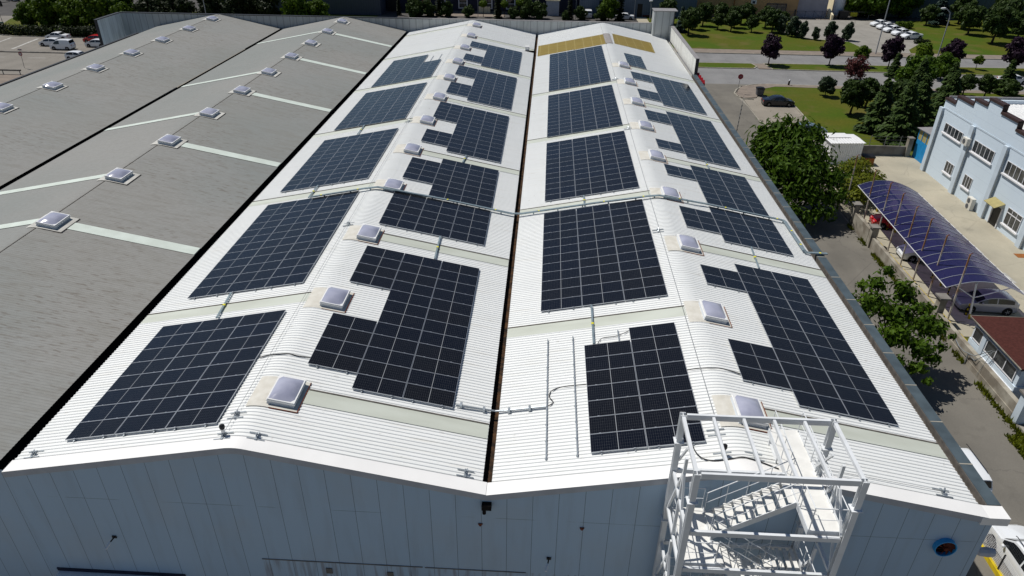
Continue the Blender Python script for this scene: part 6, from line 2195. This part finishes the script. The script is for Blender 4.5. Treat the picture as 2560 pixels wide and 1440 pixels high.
t = facade('dark_blue_house', 'dark blue house front with white framed windows', -8.4, 17.6, 167.2, 7.5, 14, 'navy_wall')
for x in (-5.9, -.5, 5.6, 11.2):
    far_window(t, 167.2, x - .9, x + .9, 1.1, 3.2)
b = MB(); b.box(3.4, 166.6, 0, 6.2, 166.8, 1.5); b.build('porch_wall', M['cream_wall'], t)
b = MB(); b.box(-8.4, 167.05, 0, 17.6, 167.19, .35); b.build('plinth', M['conc'], t)
sheet('house_path', rect(-9, 161.5, 10, 166.5), 0.05, M['pave'])
t = facade('dark_annex', 'dark brown wall right of the dark blue house', 17.9, 27.8, 168.6, 7, 10, 'navy_wall')
t = thing('electric_cabinet', (21.2, 164.8, 0), 'tall off white electric cabinet with a flat cap', 'cabinet')
b = MB(); b.box(19.9, 164.6, 0, 23.0, 166.6, 3.4); b.build('body', M['stucco'], t)
b = MB(); b.box(19.7, 164.4, 3.402, 23.2, 166.8, 3.65); b.build('cap', M['cream_wall'], t)
t = facade('blue_grey_shed', 'blue grey ribbed shed behind the right part of the back parapet', 28.0, 55.8, 165.4, 8, 20, 'shed')
far_window(t, 165.4, 32.6, 34.2, 1.9, 3.6, False)
b = MB(); b.quad((41.8, 165.38, 0), (43.0, 165.38, 0), (43.0, 165.38, 3.0), (41.8, 165.38, 3.0)); b.build('door', M['black'], t)
b = MB(); b.box(43.2, 165.2, 0, 48.6, 165.38, .5); b.build('plinth', M['fanred'], t)
b = MB(); b.box(49.0, 165.2, 1.8, 49.6, 165.38, 2.6); b.box(48.9, 165.1, 2.9, 49.7, 165.38, 3.7); b.build('wall_unit', M['black'], t)
sheet('shed_forecourt', rect(41.5, 158, 50.5, 165.3), 0.06, M['yard'])
t = facade('tan_building', 'tan block building with a glazed door beyond the park', 56.2, 80.6, 168.6, 8, 16, 'tan_wall')
b = MB(); b.quad((73.2, 168.56, 0), (77.8, 168.56, 0), (77.8, 168.56, 2.9), (73.2, 168.56, 2.9)); d = b.build('door', M['glass'], t)
b = MB()
for x in (73.1, 75.6, 77.8):
    b.box(x, 168.46, 0, x + .14, 168.55, 3.0)
b.box(73.1, 168.46, 3.001, 77.94, 168.55, 3.2)
b.build('door_frame', M['navy'], d)
b = MB(); b.box(69.3, 168.45, 3.0, 70.6, 168.59, 3.9); w = b.build('wall_plate', M['pvc'], t)
b = MB(); b.box(69.65, 168.40, 3.15, 70.25, 168.449, 3.7); b.build('vent', M['navy'], w)
b = MB(); b.tube([(65.2, 168.4, 0), (65.4, 168.4, 7)], .1, 8); b.build('downpipe', M['orange'], t)
t = facade('lilac_building', 'plain lilac grey wall right of the tan building', 80.8, 88.0, 169.6, 8, 14, 'lilac_wall')
t = thing('metal_gate_fence', (84, 165.8, 0), 'purple grey railing with crossed bars before the lilac wall', 'fence')
b = MB()
for z in (.25, 2.0):
    b.bar((77.8, 165.6, z), (88.0, 166.6, z), .05, .06)
for i in range(6):
    x = 77.8 + i * 2.04
    y = 165.6 + i * .2
    b.bar((x, y, 0), (x, y, 2.1), .08, .08, (0, 1, 0))
    if i < 5:
        b.bar((x, y, .25), (x + 2.04, y + .2, 2.0), .03, .03)
        b.bar((x, y, 2.0), (x + 2.04, y + .2, .25), .03, .03)
b.build('railing', M['navy'], t)
b = MB(); b.box(79.2, 165.7, 0, 79.5, 166.0, 2.4); b.build('gate_post', M['black'], t)
sheet('ramp_paving', [(77.5, 165.5), (88.2, 166.4), (88.2, 169.4), (77.5, 168.6)], 0.10, M['pave'])
t = thing('storage_tank', (91.2, 171, 0), 'tall white cylindrical tank beside a cream building', 'tank')
b = MB(); b.tube([(91.2, 171, .6), (91.2, 171, 1.0), (91.2, 171, 9), (91.2, 171, 9.6)], [1.1, 1.35, 1.35, .9], 24); b.build('cylinder', M['silo'], t, smooth=True)
b = MB()
for a in range(3):
    b.tube([(91.2 + math.cos(a * 2.1), 171 + math.sin(a * 2.1), 0), (91.2 + math.cos(a * 2.1), 171 + math.sin(a * 2.1), .8)], .1, 6)
b.build('leg', M['pole'], t)
t = facade('cream_building', 'cream ribbed building right of the white tank', 93.2, 101.5, 174, 9, 12, 'cream_wall')
t = thing('dark_container', (91.5, 168.0, 0), 'black tank container parked before the white tank', 'container')
b = MB(); b.box(90.6, 167.4, .3, 92.6, 168.8, 1.9); b.build('box', M['black'], t)
b = MB()
for x in (90.9, 92.2):
    for y in (167.6, 168.6):
        b.tube([(x - .05, y, .15), (x + .05, y, .15)], .15, 10)
b.build('wheel', M['rubber'], t)
t = thing('yellow_barrier', (94.2, 168.8, 0), 'yellow board on a low barrier before the cream building', 'barrier')
b = MB(); b.box(93.6, 168.8, .6, 95.2, 168.9, 1.5); b.build('board', M['sticker'], t)
b = MB(); b.box(92.7, 168.95, 0, 92.8, 169.05, 1.7); b.box(98.0, 168.95, 0, 98.1, 169.05, 1.7); b.bar((92.7, 169, 1.6), (98.1, 169, 1.6), .06, .06); b.build('frame', M['wire'], t)
t = thing('low_wall', (88.6, 167, 0), 'short cream wall end by the lilac building', 'wall')
b = MB(); b.prism([(166.2, 0), (169.4, 0), (169.4, 2.2), (166.2, 1.2)], 'x', 88.3, 88.7); b.build('wall', M['cream_wall'], t)
t = facade('teal_building', 'dark teal clad building behind the right hand pines', 103.2, 175, 172.5, 10, 20, 'teal_shed')
